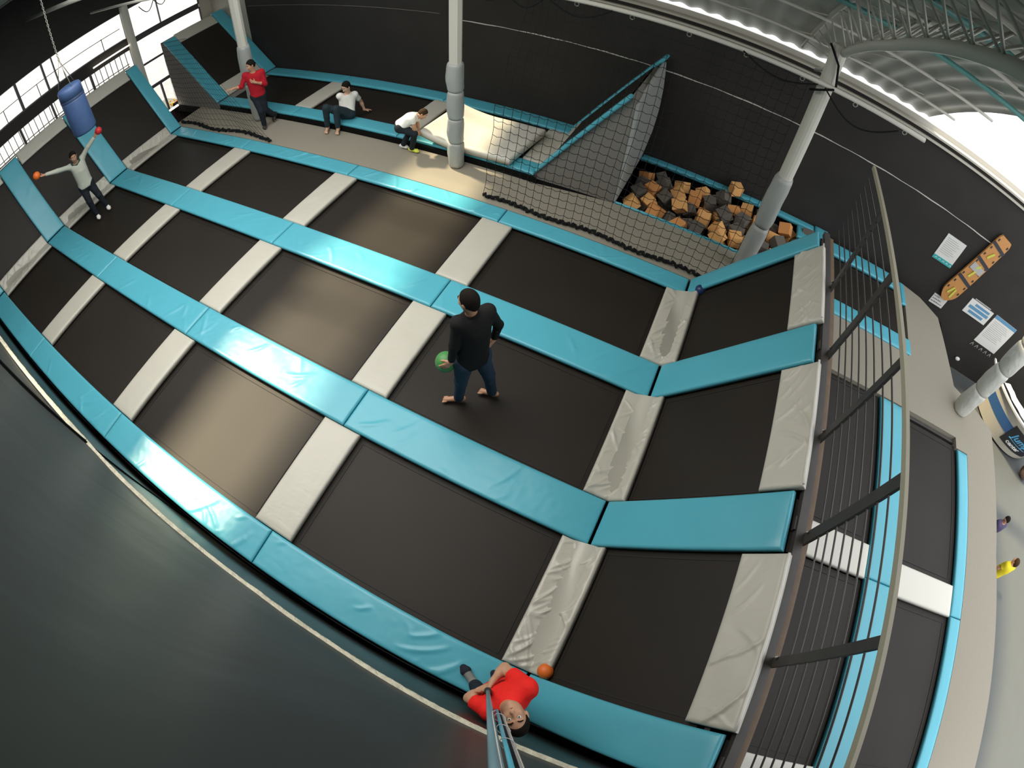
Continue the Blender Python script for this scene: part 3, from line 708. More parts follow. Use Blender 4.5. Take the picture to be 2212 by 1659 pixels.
for (y0, y1) in BL:
    b = B(o); yc = (y0 + y1) / 2
    b.box((10.68, yc - .06, 1.60), (10.75, yc + .06, 1.72)); b.box((10.68, y0 + .03, 1.58), (10.74, y1 - .03, 1.66)); b.build('bracket', 'steel_dark', fr)
# ------------------------------------------------------------------ nets
def net(name, P, nu, nv, r, lab, seed, rope=True):
    b = B(P(.5, 0)); rr = random.Random(seed)
    for i in range(nu + 1):
        u = i / nu; b.tube([P(u, j / nv) for j in range(nv + 1)], r, 4, caps=False)
    for j in range(nv + 1):
        pts = []
        for i in range(nu * 2 + 1):
            u = i / (nu * 2); p = P(u, j / nv)
            if i % 2: p = p - V((0, 0, .018 + .008 * rr.random()))
            pts.append(p)
        b.tube(pts, r, 4, caps=False)
    o = b.build(name, 'net'); tag(o, lab, 'net')
    if rope:
        q = B(o.location); pts = []
        for i in range(nu * 4 + 1):
            u = i / (nu * 4); p = P(u, 0); pts.append(p + V((0, .03 * math.sin(i * 2.1), .02 + .012 * math.sin(i * 1.3))))
        q.tube(pts, [.022 + .012 * math.sin(i * 1.57) ** 2 for i in range(len(pts))], 6); q.build('bottom_rope', 'rope', o, True)
    return o
def netR(u, v):
    lean = (1 - u) ** 8 * .35
    x = 5.72 + 4.05 * u + .16 * v * (1 - u) - .0 + .05 * math.sin(v * 9 + u * 5) * .3 + lean * v * .5
    x -= .10 * math.exp(-u * 12) * math.sin(v * math.pi)
    y = 4.46 + .54 * v + .05 * math.sin(u * 17 + v * 3) * (1 - v) * .6 + .05 * math.exp(-u * 9) * math.sin(v * 23)
    z = .02 + 3.36 * v - .06 * math.sin(math.pi * min(1, v * 1.0)) * math.sin(u * math.pi) * .5
    return V((x, y, z))
net('safety_net', netR, 29, 25, .0042, 'large black safety net hanging before the wedge and foam pit', 5)
b = B(); 
def netL(u, v):
    xr = .78 - 3.3 * v ** .9 + .05 * math.sin(v * 9); xl = -2.8 - .95 * v
    x = xl + (xr - xl) * u
    y = 4.46 + .62 * v + .05 * math.sin(u * 11 + 4 * v) * (1 - v)
    return V((x, y, .02 + 2.04 * v + .10 * u * v))
net('safety_net', netL, 24, 18, .0030, 'black safety net hanging at the window end of the walkway', 6)

# ------------------------------------------------------------------ foam pit
PX0, PX1, PY0, PY1 = 7.72, 11.35, 5.52, 7.22
slab('floor_pit', [(PX0, PY0), (PX1 + .1, PY0), (PX1 + .1, 7.4), (PX0, 7.4)], -.60, -.52, 'black')
b = B(); b.box((PX0 - .06, PY0 - .05, -.52), (PX1 + .1, PY0 - .03, -.02)); b.box((PX0, 7.36, -.52), (PX1 + .1, 7.40, -.02)); b.box((PX1 + .06, PY0, -.52), (PX1 + .1, 7.4, -.02)); tag(b.build('trim_pit_liner', 'black'), kind='structure')
o = pad('pit_rim_pad', planeP((7.68, 5.475, .02), (1, 0, 0), (0, 1, 0)), 2.95, .05, .08, 'blue', seed=500, wr=.002); tag(o, 'thin blue rim along the walkway side of the foam pit', 'pad', 'pit rim pads')
o = pad('pit_rim_pad', planeP((7.70, 7.22, .03), (1, 0, 0), (0, 1, 0)), 3.66, .17, .08, 'blue', seed=501, wr=.003, creases=4); tag(o, 'blue rim of the foam pit along the back wall', 'pad', 'pit rim pads')
o = pad('pit_rim_pad', planeP((11.37, 5.55, .06), (1, 0, 0), (0, 1, 0)), .30, 1.84, .08, 'blue', seed=502, wr=.003, creases=2); tag(o, 'blue rim closing the railing end of the foam pit', 'pad', 'pit rim pads')

def obb_axes(c): return c[1]
def sat(A, Bx):
    cA, RA, h = A; cB, RB_, h2 = Bx
    d = cB - cA
    if d.length > (h + h2) * 1.733: return False
    ax = [RA.col[i] for i in range(3)] + [RB_.col[i] for i in range(3)]
    ax += [RA.col[i].cross(RB_.col[j]) for i in range(3) for j in range(3)]
    for a in ax:
        L = a.length
        if L < 1e-6: continue
        a = a / L
        ra = h * sum(abs(a.dot(RA.col[i])) for i in range(3)); rb = h2 * sum(abs(a.dot(RB_.col[i])) for i in range(3))
        if abs(d.dot(a)) > ra + rb - .002: return False
    return True
cubes = []; fr_ = random.Random(21)
def try_cube(x, y, z, h):
    R3 = Euler((fr_.uniform(0, 1.6), fr_.uniform(0, 1.6), fr_.uniform(0, 1.6))).to_matrix()
    ext = h * sum(abs(R3[0][i]) for i in range(3)); ey = h * sum(abs(R3[1][i]) for i in range(3)); ez = h * sum(abs(R3[2][i]) for i in range(3))
    if x - ext < PX0 + .02 or x + ext > PX1 + .03 or y - ey < PY0 - .01 or y + ey > PY1 or z - ez < -.52: return False
    cand = (V((x, y, z)), R3, h)
    if any(sat(cand, q) for q in cubes): return False
    cubes.append(cand); return True
for layer, (za, zb, n_) in enumerate([(-.16, -.02, 900), (-.26, -.10, 1100), (-.38, -.2, 900)]):
    for q in range(n_):
        try_cube(fr_.uniform(PX0, PX1), fr_.uniform(PY0, PY1), fr_.uniform(za, zb), .112 if q < n_ * .6 else .098)
        if len(cubes) > 185: break
cubes.sort(key=lambda q: q[0].y)
per = math.ceil(len(cubes) / 9); rows_ = [sorted(cubes[i:i + per], key=lambda q: q[0].x) for i in range(0, len(cubes), per)]
cubes = [(q, r, c) for r, row in enumerate(rows_) for c, q in enumerate(row)]
b = B(); b.box((-1, -1, -1), (1, 1, 1))
cube_me = {}
for m in ('orange_foam', 'peach_foam', 'grey_foam'):
    o = b.build('tmp', m); md = o.modifiers.new('b', 'BEVEL'); md.width = .05; md.segments = 2
    dg = bpy.context.evaluated_depsgraph_get(); me = bpy.data.meshes.new_from_object(o.evaluated_get(dg)); me.name = 'foam_cube_' + m; cube_me[m] = me
    bpy.data.objects.remove(o)
def put_cube(cand, m, lab):
    o = bpy.data.objects.new('foam_cube', cube_me[m]); COL.objects.link(o)
    o.matrix_world = Matrix.Translation(cand[0]) @ cand[1].to_4x4() @ Matrix.Scale(cand[2], 4)
    tag(o, lab, 'foam cube', 'foam cubes in the pit')
ORD = ['front', 'second', 'third', 'fourth', 'fifth', 'sixth', 'seventh', 'eighth', 'rearmost']
cnt = {}
for (cand, r, c) in cubes:
    m = fr_.choice(['orange_foam', 'peach_foam', 'grey_foam', 'grey_foam', 'peach_foam', 'grey_foam'])
    cn = {'orange_foam': 'orange', 'peach_foam': 'pale orange', 'grey_foam': 'grey'}[m]
    cnt[(r, cn)] = cnt.get((r, cn), 0) + 1; k = cnt[(r, cn)]
    n = ['first', 'second', 'third', 'fourth', 'fifth', 'sixth', 'seventh', 'eighth', 'ninth', 'tenth', 'eleventh', 'twelfth', 'thirteenth', 'fourteenth', 'fifteenth', 'sixteenth', 'seventeenth', 'eighteenth', 'nineteenth', 'twentieth'][k - 1]
    put_cube(cand, m, f'{cn} foam cube in the pit, {n} {cn} one from the wedge, {ORD[r]} row')
put_cube((V((9.62, 7.20, .145)), Euler((.1, .0, .5)).to_matrix(), .105), 'peach_foam', 'pale orange foam cube sitting up on the blue rim by the back wall')

# ------------------------------------------------------------------ balls
def ball(c, r, m, lab, name='ball'):
    b = B(c); b.sphere(c, r, 28, 18); o = b.build(name, m, None, True); tag(o, lab, 'ball', 'soft balls'); return o
ball((9.42, -1.40, .118), .080, 'orange_rubber', 'orange ball resting at the near end of the creased pad by the selfie man')
ball((9.475, 4.035, .155), .078, 'blue_rubber', 'dark blue ball resting at the corner of the far blue lane')

# ------------------------------------------------------------------ things on the back wall
YW = 7.418
def poster(name, x0, x1, z0, z1, lab, cat, decor, m='paper', tilt=0):
    b = B(((x0 + x1) / 2, YW, z0)); b.box((x0, YW - .012, z0), (x1, YW, z1)); o = b.build(name, m); tag(o, lab, cat)
    for (nm, a0, c0, a1, c1, mm) in decor:
        q = B(o.location); q.box((x0 + a0 * (x1 - x0), YW - .016, z0 + c0 * (z1 - z0)), (x0 + a1 * (x1 - x0), YW - .0125, z0 + c1 * (z1 - z0))); q.build(nm, mm, o)
    return o
lines = [('text_line', .10, .88 - i * .07, .62 + .25 * ((i * 7) % 5) / 5, .895 - i * .07, 'grey_print') for i in range(9)]
o = poster('rules_poster', 13.86, 14.37, .76, 1.42, 'white rules poster with a teal picture band along its bottom', 'poster', lines + [('picture_band', 0, 0, 1, .15, 'teal_print')])
for i in range(5):
    q = B(o.location); x = 13.91 + i * .10; q.bar((x, YW - .018, .79), (x + .03, YW - .018, .83), .002, .008, (0, 0, 1)); q.bar((x + .03, YW - .018, .83), (x + .055, YW - .018, .79), .002, .008, (0, 0, 1)); q.build('white_figure', 'white', o)
poster('notice_sign', 15.30, 16.03, .07, .48, 'wide white notice with three rows of blue print near the corner lamp', 'poster',
       [('blue_row', .25, .70, .88, .86, 'blue_print'), ('blue_row', .08, .42, .92, .62, 'blue_print'), ('blue_row', .18, .14, .80, .32, 'blue_print'), ('heading_strip', .1, 1.05, .8, 1.12, 'grey_print')])
o = poster('rules_poster', 16.12, 16.87, -.40, .50, 'large white poster with a blue heading, lowest on the back wall', 'poster', [('heading', 0, .90, 1, 1, 'blue_print')] + [('text_line', .08, .82 - i * .055, .7 + .2 * ((i * 5) % 4) / 4, .833 - i * .055, 'grey_print') for i in range(11)])
wm = empty('mark_sign', (16.4, YW, -.5), 'row of small pale figure marks painted under the lowest poster', 'sign')
for i in range(5):
    b = B(wm.location); x = 16.12 + i * .16; b.bar((x, YW - .004, -.56), (x + .05, YW - .004, -.46), .003, .014, (0, 0, 1)); b.bar((x + .05, YW - .004, -.46), (x + .085, YW - .004, -.55), .003, .014, (0, 0, 1)); b.bar((x + .01, YW - .004, -.5), (x + .08, YW - .004, -.5), .003, .012, (0, 0, 1)); b.build('painted_mark', 'grey_print', wm)
o = poster('handwritten_sign', 14.46, 14.84, -.20, .06, 'small white handwritten sign on the wall at the corner of the deck', 'sign', [])
for r, (a, c) in enumerate([(.08, .45), (.08, .7), (.08, .85)]):
    x = 14.46 + .38 * a; q = B(o.location)
    while x < 14.46 + .38 * c:
        z = .02 - r * .075; hh = rnd.uniform(.02, .04); q.bar((x, YW - .014, z - .02), (x + rnd.uniform(-.01, .01), YW - .014, z - .02 + hh), .002, .006, (1, 0, 0)); q.bar((x, YW - .014, z - rnd.uniform(0, .02)), (x + .014, YW - .014, z), .002, .006, (0, 0, 1)); x += .024
    q.build('handwritten_line', 'ink', o)
b = B((16.15, YW - .03, -1.09)); b.sphere((16.15, YW - .03, -1.09), .075, 14, 8, 1, .5, .7); tag(b.build('wall_lamp', 'white', None, True), 'small round white lamp low on the back wall beside the counter', 'lamp')
# spine board
def spt(a, s): # a along 0..1, s across -1..1
    base = V((14.66, YW - .05, .08)); top = V((15.02, YW - .05, 2.12)); d = (top - base); p = d.normalized(); side = V((p.z, 0, -p.x))
    return base + d * a + side * s * .205
sb = empty('mounted_spine_board', spt(.5, 0), 'orange spine board with black and yellow straps leaning on the back wall', 'stretcher'); o = sb.location
out = []; NB = 28
def wid(a): return (1 - max(0, (.16 - a) / .16) ** 2.2 * .75) * (1 - max(0, (a - .93) / .07) ** 2 * .22) * (1 - .16 * a) * 1.08
L_ = [spt(i / NB, -wid(i / NB)) for i in range(NB + 1)]; R_ = [spt(i / NB, wid(i / NB)) for i in range(NB + 1)]
v = [p - o for p in L_ + R_] + [p - o + V((0, -.045, 0)) for p in L_ + R_]; n1 = NB + 1; f = []
for i in range(NB):
    f += [(i, i + 1, n1 + i + 1, n1 + i), (2 * n1 + i, 3 * n1 + i, 3 * n1 + i + 1, 2 * n1 + i + 1), (i, 2 * n1 + i, 2 * n1 + i + 1, i + 1), (n1 + i, n1 + i + 1, 3 * n1 + i + 1, 3 * n1 + i)]
f += [(0, n1, 3 * n1, 2 * n1), (NB, 2 * n1 + NB, 3 * n1 + NB, n1 + NB)]
from_pydata('board', v, f, 'board_orange', sb)
F = V((0, -.05, 0))
def strip(name, pts, w_, m):
    q = B(o); 
    for p1, p2 in zip(pts, pts[1:]): q.bar(spt(*p1) + F, spt(*p2) + F, .008, w_, (1, 0, .3))
    q.build(name, m, sb)
for a in (.33, .62, .86): 
    q = B(o); q.bar(spt(a + .02, -1.0) + F, spt(a - .01, 1.0) + F, .012, .085, (0, 0, 1)); q.build('black_strap', 'ink', sb)
for (a0, s0_, a1, s1_) in ((.10, -.35, .20, -.1), (.07, .3, .19, .2), (.40, -.1, .50, .1), (.53, -.15, .58, .15), (.70, -.2, .79, .15)):
    q = B(o); q.bar(spt(a0, s0_) + F * 1.15, spt(a1, s1_) + F * 1.15, .05, .012, (0, -1, 0)); q.build('yellow_strap', 'yellow_strap', sb)
for i, a in enumerate((.15, .25, .38, .48, .58, .70, .80, .92)):
    for s_ in (-.78, .78):
        q = B(o); q.bar(spt(a, s_ * wid(a)) + F * 1.02, spt(a + .03, s_ * wid(a + .03)) + F * 1.02, .03, .008, (0, -1, 0)); q.build('handle_slot', 'ink', sb)
q = B(o); q.obox(spt(.53, .0) + F * 1.1, (spt(.53, 1) - spt(.53, -1)) * .42, (spt(.60, 0) - spt(.53, 0)) * .6, V((0, .006, 0))); q.build('instruction_label', 'grey_print', sb)

# reception counter with its sign
cc = V((18.2, 6.15, 0)); 
cc = V((18.22, 6.92, 0))
ct = empty('reception_counter', (18.2, 6.2, -1.42), 'curved cream reception counter with a wide blue band', 'counter'); o = ct.location
def cpt(ang, t_, dr=0): 
    r = 1.17 + .27 * t_ + dr; a = math.radians(ang); return V((cc.x + r * math.cos(a), cc.y + r * math.sin(a), -1.36 + 1.05 * t_))
def cband(name, t0, t1, m, dr=0, a0=176, a1=330, n=44):
    v = []; f = []
    for i in range(n + 1):
        a = a0 + (a1 - a0) * i / n
        for (t_, d) in ((t0, dr), (t1, dr), (t1, dr - .06), (t0, dr - .06)):
            v.append(cpt(a, t_, d) - o)
    for i in range(n):
        for k in range(4): f.append((i * 4 + k, (i + 1) * 4 + k, (i + 1) * 4 + (k + 1) % 4, i * 4 + (k + 1) % 4))
    f.append((0, 1, 2, 3)); f.append((n * 4 + 3, n * 4 + 2, n * 4 + 1, n * 4))
    return from_pydata(name, v, f, m, ct, False)
cband('front', 0, 1, 'wall_cream'); cband('blue_band', .42, .72, 'counter_blue', .006); cband('toe_kick', -.06, .0, 'black', -.03)
cband('worktop', 1.0, 1.05, 'white', .08, 174, 330); 
lp = empty('logo_sign', cpt(262, .5, .03), 'black counter sign lettered Jump center in blue and white', 'sign'); o2 = lp.location
v = []; f = []; n = 12
for i in range(n + 1):
    a = 239 + 46 * i / n
    for (t_, d) in ((.20, .012), (.84, .012), (.84, .022), (.20, .022)): v.append(cpt(a, t_, d) - o2)
for i in range(n):
    for k in range(4): f.append((i * 4 + k, (i + 1) * 4 + k, (i + 1) * 4 + (k + 1) % 4, i * 4 + (k + 1) % 4))
from_pydata('panel', v, f, 'logo_black', lp)
def text(body, size, ang, t_, m, name, shear=0):
    """letters bent onto the round counter front"""
    cu = bpy.data.curves.new(name, 'FONT'); cu.body = body; cu.size = size; cu.shear = shear; cu.resolution_u = 3; cu.offset = .006
    to = bpy.data.objects.new('tmp', cu); COL.objects.link(to); dg = bpy.context.evaluated_depsgraph_get()
    me = bpy.data.meshes.new_from_object(to.evaluated_get(dg)); bpy.data.objects.remove(to)
    for vv in me.vertices:
        a = ang + math.degrees(vv.co.x / 1.36); q = t_ + vv.co.y / 1.05
        vv.co = cpt(a, q, .0255) - o2
    me.materials.clear(); link(name, me, m, lp)
text('Jump', .30, 245, .52, 'logo_blue', 'blue_lettering', .2); text('center', .20, 246, .28, 'white', 'white_lettering')
b = B(o2); b.tube([cpt(244 + i * 3.2, .47 - .004 * i, .027) for i in range(10)], .006, 5); b.build('underline', 'logo_blue', lp, True)
b = B((18.2, 6.2, -.25))
b.o = V((18.2, 6.2, -.25))
gx = 9; base = len(b.v)
for i in range(gx):
    for k in range(gx):
        p_ = cpt(200 + i * 5.5, 1.06, -.30 + k * .035); p_.z += .012 + .05 * abs(noise.noise(V((i * .9, k * 1.1, 4)))) ; b.v.append(p_ - b.o)
for i in range(gx - 1):
    for k in range(gx - 1): b.f.append((i * gx + k, (i + 1) * gx + k, (i + 1) * gx + k + 1, i * gx + k + 1))
tag(b.build('crumpled_papers', 'paper'), 'heap of crumpled white papers on the counter top', 'paper')

# ------------------------------------------------------------------ people: signed distance bodies meshed with surface nets
class SDF:
    def __init__(s): s.p = []
    def cone(s, a, b, r1, r2, k=.02, clip=None): s.p.append(('c', np.array(a, float), np.array(b, float), r1, r2, k, clip)); return s
    def ell(s, c, ax, k=.02, sub=False): s.p.append(('e', np.array(c, float), [np.array(x, float) for x in ax], None, None, k, sub)); return s
def bounds(p):
    if p[0] == 'c':
        r = max(p[3], p[4]); return np.minimum(p[1], p[2]) - r, np.maximum(p[1], p[2]) + r
    e = np.sqrt(sum(a * a for a in p[2])); return p[1] - e, p[1] + e
def ev(p, X):
    if p[0] == 'c':
        a, b = p[1], p[2]; d = b - a; L2 = max(1e-9, d @ d); q = X - a
        t = np.clip((q @ d) / L2, 0, 1); r = p[3] + (p[4] - p[3]) * t
        D = np.sqrt(((q - t[..., None] * d) ** 2).sum(-1)) - r
        if p[6] is not None:
            for (pt, nn) in p[6]: D = np.maximum(D, (X - np.array(pt, float)) @ np.array(nn, float))
        return D
    q = X - p[1]; ln = [np.linalg.norm(a) for a in p[2]]
    c = [(q @ (a / l)) / l for a, l in zip(p[2], ln)]
    k0 = np.sqrt(sum(x * x for x in c)); k1 = np.sqrt(sum((x / l) ** 2 for x, l in zip(c, ln))) + 1e-9
    return k0 * (k0 - 1) / k1
def surface(S, res, wob=0, seed=0, clip=()):
    lo = np.min([bounds(p)[0] for p in S.p], 0) - .04; hi = np.max([bounds(p)[1] for p in S.p], 0) + .04
    n = np.ceil((hi - lo) / res).astype(int) + 1
    D = np.full(n, 1.0, np.float32)
    ax = [lo[i] + res * np.arange(n[i]) for i in range(3)]
    for p in S.p:
        k = p[5]; a, b = bounds(p); m = k + 2.5 * res
        i0 = np.clip(np.floor((a - m - lo) / res).astype(int), 0, n - 1); i1 = np.clip(np.ceil((b + m - lo) / res).astype(int) + 1, 1, n)
        sl = tuple(slice(i0[i], i1[i]) for i in range(3))
        X = np.stack(np.meshgrid(*[ax[i][sl[i]] for i in range(3)], indexing='ij'), -1)
        d = ev(p, X); c = D[sl]
        if p[0] == 'e' and p[6]:
            D[sl] = np.maximum(c, -d)
        else:
            h = np.clip(.5 + .5 * (c - d) / k, 0, 1); D[sl] = c * (1 - h) + d * h - k * h * (1 - h)
    if wob:
        X = np.stack(np.meshgrid(*ax, indexing='ij'), -1)
        rg = np.random.RandomState(seed); w = 0
        for f_, a_ in ((14, .5), (26, .35), (45, .2)):
            k_ = rg.normal(size=3) * f_ * .6; k2 = rg.normal(size=3) * f_ * .4
            w = w + a_ * np.sin(X @ k_ + 2.2 * np.sin(X @ k2 + rg.rand() * 6))
        D = D + wob * w
    for (pt, nn) in clip:
        X = np.stack(np.meshgrid(*ax, indexing='ij'), -1); D = np.maximum(D, (X - np.array(pt, float)) @ np.array(nn, float))
    D[0], D[-1], D[:, 0], D[:, -1], D[:, :, 0], D[:, :, -1] = (1,) * 6
    ins = D < 0
    c8 = [(i, j, k) for i in (0, 1) for j in (0, 1) for k in (0, 1)]
    sh = tuple(x - 1 for x in n)
    g = lambda A, o_: A[o_[0]:o_[0] + sh[0], o_[1]:o_[1] + sh[1], o_[2]:o_[2] + sh[2]]
    cntc = sum(g(ins, o_).astype(np.int8) for o_ in c8); act = (cntc > 0) & (cntc < 8)
    idx = np.argwhere(act); vid = np.full(sh, -1, np.int64); vid[act] = np.arange(len(idx))
    acc = np.zeros((len(idx), 3)); w = np.zeros(len(idx))
    for o1 in c8:
        for a_ in range(3):
            if o1[a_] == 0:
                o2_ = list(o1); o2_[a_] = 1
                d1 = D[idx[:, 0] + o1[0], idx[:, 1] + o1[1], idx[:, 2] + o1[2]]; d2 = D[idx[:, 0] + o2_[0], idx[:, 1] + o2_[1], idx[:, 2] + o2_[2]]
                cr = (d1 < 0) != (d2 < 0); t = np.where(cr, d1 / np.where(cr, d1 - d2, 1), 0)
                pt = np.array(o1, float)[None].repeat(len(idx), 0); pt[:, a_] += t
                acc[cr] += pt[cr]; w[cr] += 1
    verts = lo + (idx + acc / w[:, None]) * res
    faces = []
    for a_ in range(3):
        b_, c_ = (a_ + 1) % 3, (a_ + 2) % 3
        A = np.moveaxis(ins, a_, 0); e = A[:-1] != A[1:]; e = np.moveaxis(e, 0, a_); q = np.argwhere(e)
        q = q[(q[:, b_] > 0) & (q[:, c_] > 0) & (q[:, b_] < sh[b_]) & (q[:, c_] < sh[c_])]
        def cell(db, dc):
            r = q.copy(); r[:, b_] += db; r[:, c_] += dc; return vid[r[:, 0], r[:, 1], r[:, 2]]
        Q = np.stack([cell(-1, -1), cell(0, -1), cell(0, 0), cell(-1, 0)], 1)
        fl = ins[q[:, 0], q[:, 1], q[:, 2]]
        Q[~fl] = Q[~fl][:, ::-1]; faces.append(Q)
    F_ = np.concatenate(faces); F_ = F_[(F_ >= 0).all(1)]
    return verts, F_
def sdf_obj(name, S, res, m, parent, org, wob=0, seed=0, clip=()):
    v, f = surface(S, res, wob, seed, clip)
    me = bpy.data.meshes.new(name); me.from_pydata((v - np.array(org)).tolist(), [], f.tolist()); me.update()
    return link(name, me, m, parent, True)
nrm = lambda x: np.array(x, float) / max(1e-9, np.linalg.norm(x))
A3 = lambda x: np.array(x, float)

def hand(S, wr, ha, pn, curl=.5, thumb=1, s=1.0, spread=.28):
    """palm, four jointed fingers of different length and a thumb off the side of the palm"""
    wr, ha = A3(wr), A3(ha); d = nrm(ha - wr); pn = nrm(A3(pn) - d * (A3(pn) @ d)); side = np.cross(d, pn) * thumb
    L = .085 * s; kn = wr + d * L
    for o_ in (-.028, -.010, .010, .026): S.cone(wr + side * o_ * .55 * s + d * .01, kn + side * o_ * s, .015 * s, .0125 * s, .012)
    S.cone(wr - d * .02, wr + d * .025, .021 * s, .022 * s, .015)
    for o_, ln, dl in ((.030, .068, 0), (.0105, .078, .004), (-.0100, .072, .002), (-.028, .056, -.006)):
        p = kn + side * o_ * s + d * dl * s; dd = nrm(d + side * o_ * spread / .03 * .35); r = .0095 * s
        for sg, fr_a in enumerate((.45, .31, .24)):
            a_ = curl * (.55, .8, .6)[sg]; dd = nrm(dd * math.cos(a_) + pn * math.sin(a_) * 1.0)
            p2 = p + dd * ln * fr_a * s * 1.12; S.cone(p, p2, r, r * .9, .004); p = p2; r *= .9
    t0 = wr + d * .028 * s + side * .026 * s; td = nrm(d * .62 + side * .78 + pn * .25)
    t1 = t0 + td * .040 * s; td2 = nrm(td * .6 + d * .6 + pn * (.15 + .45 * curl)); S.cone(t0, t1, .014 * s, .0115 * s, .010); S.cone(t1, t1 + td2 * .032 * s, .0115 * s, .0095 * s, .004)

def person(name, label, J, face, up, mats, res=.010, s=1.0, palmL=(0, 0, -1), palmR=(0, 0, -1), curlL=.5, curlR=.5, sleeve='long', shoes=True, barefoot=False, collar=False, group=None, hat=None, yoke=False, hair_low=.25, thL=1, thR=-1, wob=.004, legs=True, bulk=1.0, footL=None, footR=None, hairm='hair', parts=()):
    J = {k: A3(v_) for k, v_ in J.items()}
    org = J.get('base', (J['anL'] + J['anR']) / 2); org = np.array([org[0], org[1], min(J['anL'][2], J['anR'][2]) - .07])
    root_mat = mats.get('skin', 'skin')
    f = nrm(face); u = nrm(A3(up) - f * (A3(up) @ f)); r = np.cross(f, u); h = J['head']
    S = SDF()
    # torso
    sc_ = s * bulk
    def torso(S, g=0, kk=.05):
        S.cone(J['pel'], J['chest'], .118 * sc_ + g, .125 * sc_ + g, kk)
        for a_ in 'LR':
            S.cone(J['hip' + a_] * .6 + J['pel'] * .4, J['chest'] * .55 + J['sh' + a_] * .45, .105 * sc_ + g, .10 * sc_ + g, kk)
            S.cone(J['chest'] * .5 + J['neck'] * .5, J['sh' + a_], .075 * sc_ + g, .062 * sc_ + g, kk)
        S.cone(J['hipL'] * .75 + J['pel'] * .25, J['hipR'] * .75 + J['pel'] * .25, .105 * sc_ + g, .105 * sc_ + g, kk)
        S.cone(J['chest'], J['neck'] * .7 + J['chest'] * .3, .11 * sc_ + g, .06 * sc_ + g, kk)
    torso(S)
    S.cone(J['neck'] - nrm(h - J['neck']) * .02, h - u * .05 * s, .060 * s, .056 * s, .03)
    # head with face
    S.ell(h + u * .022 * s - f * .012 * s, [r * .078 * s, f * .098 * s, u * .105 * s], .02)
    S.ell(h - u * .045 * s + f * .022 * s, [r * .058 * s, f * .070 * s, u * .075 * s], .03)
    S.ell(h - u * .095 * s + f * .062 * s, [r * .024 * s, f * .020 * s, u * .018 * s], .02)
    S.cone(h + u * .012 * s + f * .086 * s, h - u * .024 * s + f * .108 * s, .009 * s, .0135 * s, .010)
    S.cone(h - u * .026 * s + f * .098 * s + r * .010 * s, h - u * .026 * s + f * .098 * s - r * .010 * s, .008 * s, .008 * s, .006)
    for sg in (-1, 1):
        S.cone(h + u * .036 * s + f * .078 * s + r * sg * .014 * s, h + u * .034 * s + f * .066 * s + r * sg * .048 * s, .010 * s, .009 * s, .012)
        S.ell(h + u * .014 * s + f * .088 * s + r * sg * .032 * s, [r * .018 * s, f * .014 * s, u * .011 * s], .01, True)
        S.ell(h + r * sg * .080 * s - f * .004 * s, [r * .012 * s, f * .020 * s, u * .032 * s], .006)
        S.ell(h - u * .015 * s + f * .062 * s + r * sg * .038 * s, [r * .022 * s, f * .022 * s, u * .020 * s], .02)
    # arms
    for a_, pn, cu, th in (('L', palmL, curlL, thL), ('R', palmR, curlR, thR)):
        S.cone(J['sh' + a_], J['el' + a_], .052 * sc_, .041 * s, .03); S.cone(J['el' + a_], J['wr' + a_], .042 * s, .027 * s, .015)
        m_ = J['el' + a_] * .7 + J['wr' + a_] * .3; S.cone(m_, m_ * .9 + J['wr' + a_] * .1, .043 * s, .041 * s, .02)
        hand(S, J['wr' + a_], J['ha' + a_], pn, cu, th, s * 1.0)
    # legs
    for a_ in 'LR':
        S.cone(J['hip' + a_], J['kn' + a_], .090 * sc_, .058 * s, .04); S.cone(J['kn' + a_], J['an' + a_], .056 * s, .038 * s, .02)
        c_ = J['kn' + a_] * .7 + J['an' + a_] * .3; S.cone(c_, J['kn' + a_] * .5 + J['an' + a_] * .5, .056 * s, .050 * s, .03)
        an, to = J['an' + a_], J['to' + a_]; d = nrm(to - an); sd = nrm(np.cross(d, nrm(J['kn' + a_] - an)))
        dn = nrm(np.cross(sd, d)); dn = -dn if dn @ nrm(J['kn' + a_] - an) > 0 else dn
        heel = an - d * .045 * s + dn * .035 * s
        S.cone(heel, an, .032 * s, .036 * s, .02); S.cone(heel + d * .03, to - d * .03, .030 * s, .024 * s, .02)
        S.cone(an + dn * .02, to - d * .05 + dn * .0, .034 * s, .024 * s, .02)
        for q in range(5): 
            o_ = (-.032 + .016 * q) * s; S.cone(to - d * (.045 + .004 * abs(q - 1)) * s + sd * o_ * .9, to - d * .008 * q * .6 + sd * o_ - d * .0, .0125 * s, .010 * s, .004)
    body = sdf_obj(name, S, res, root_mat, None, org); body.location = org
    tag(body, label, 'person', group)
    P = body
    # eyes, brows, mouth
    for sg in (-1, 1):
        c = h + u * .014 * s + f * .078 * s + r * sg * .032 * s
        b = B(org); b.sphere(c, .0125 * s, 12, 8); e = b.build('eye', 'eye', P, True)
        b = B(org); b.sphere(c + f * .0085 * s, .0062 * s, 10, 6); b.build('iris', 'iris', e, True)
        b = B(org); b.tube([h + u * .040 * s + f * .088 * s + r * sg * .014 * s, h + u * .047 * s + f * .085 * s + r * sg * .032 * s, h + u * .040 * s + f * .073 * s + r * sg * .052 * s], [.004 * s, .0052 * s, .003 * s], 6); b.build('eyebrow', hairm, P, True)
    b = B(org); b.tube([h - u * .057 * s + f * .078 * s + r * .026 * s, h - u * .055 * s + f * .090 * s, h - u * .057 * s + f * .078 * s - r * .026 * s], [.003 * s, .0065 * s, .003 * s], 6); b.build('mouth', 'lip', P, True)
    # hair
    H = SDF(); H.ell(h + u * .026 * s - f * .016 * s, [r * .086 * s, f * .103 * s, u * .112 * s], .01)
    H.cone(h - u * .03 * s - f * .065 * s, h - u * .062 * s - f * .058 * s, .045 * s, .036 * s, .03)
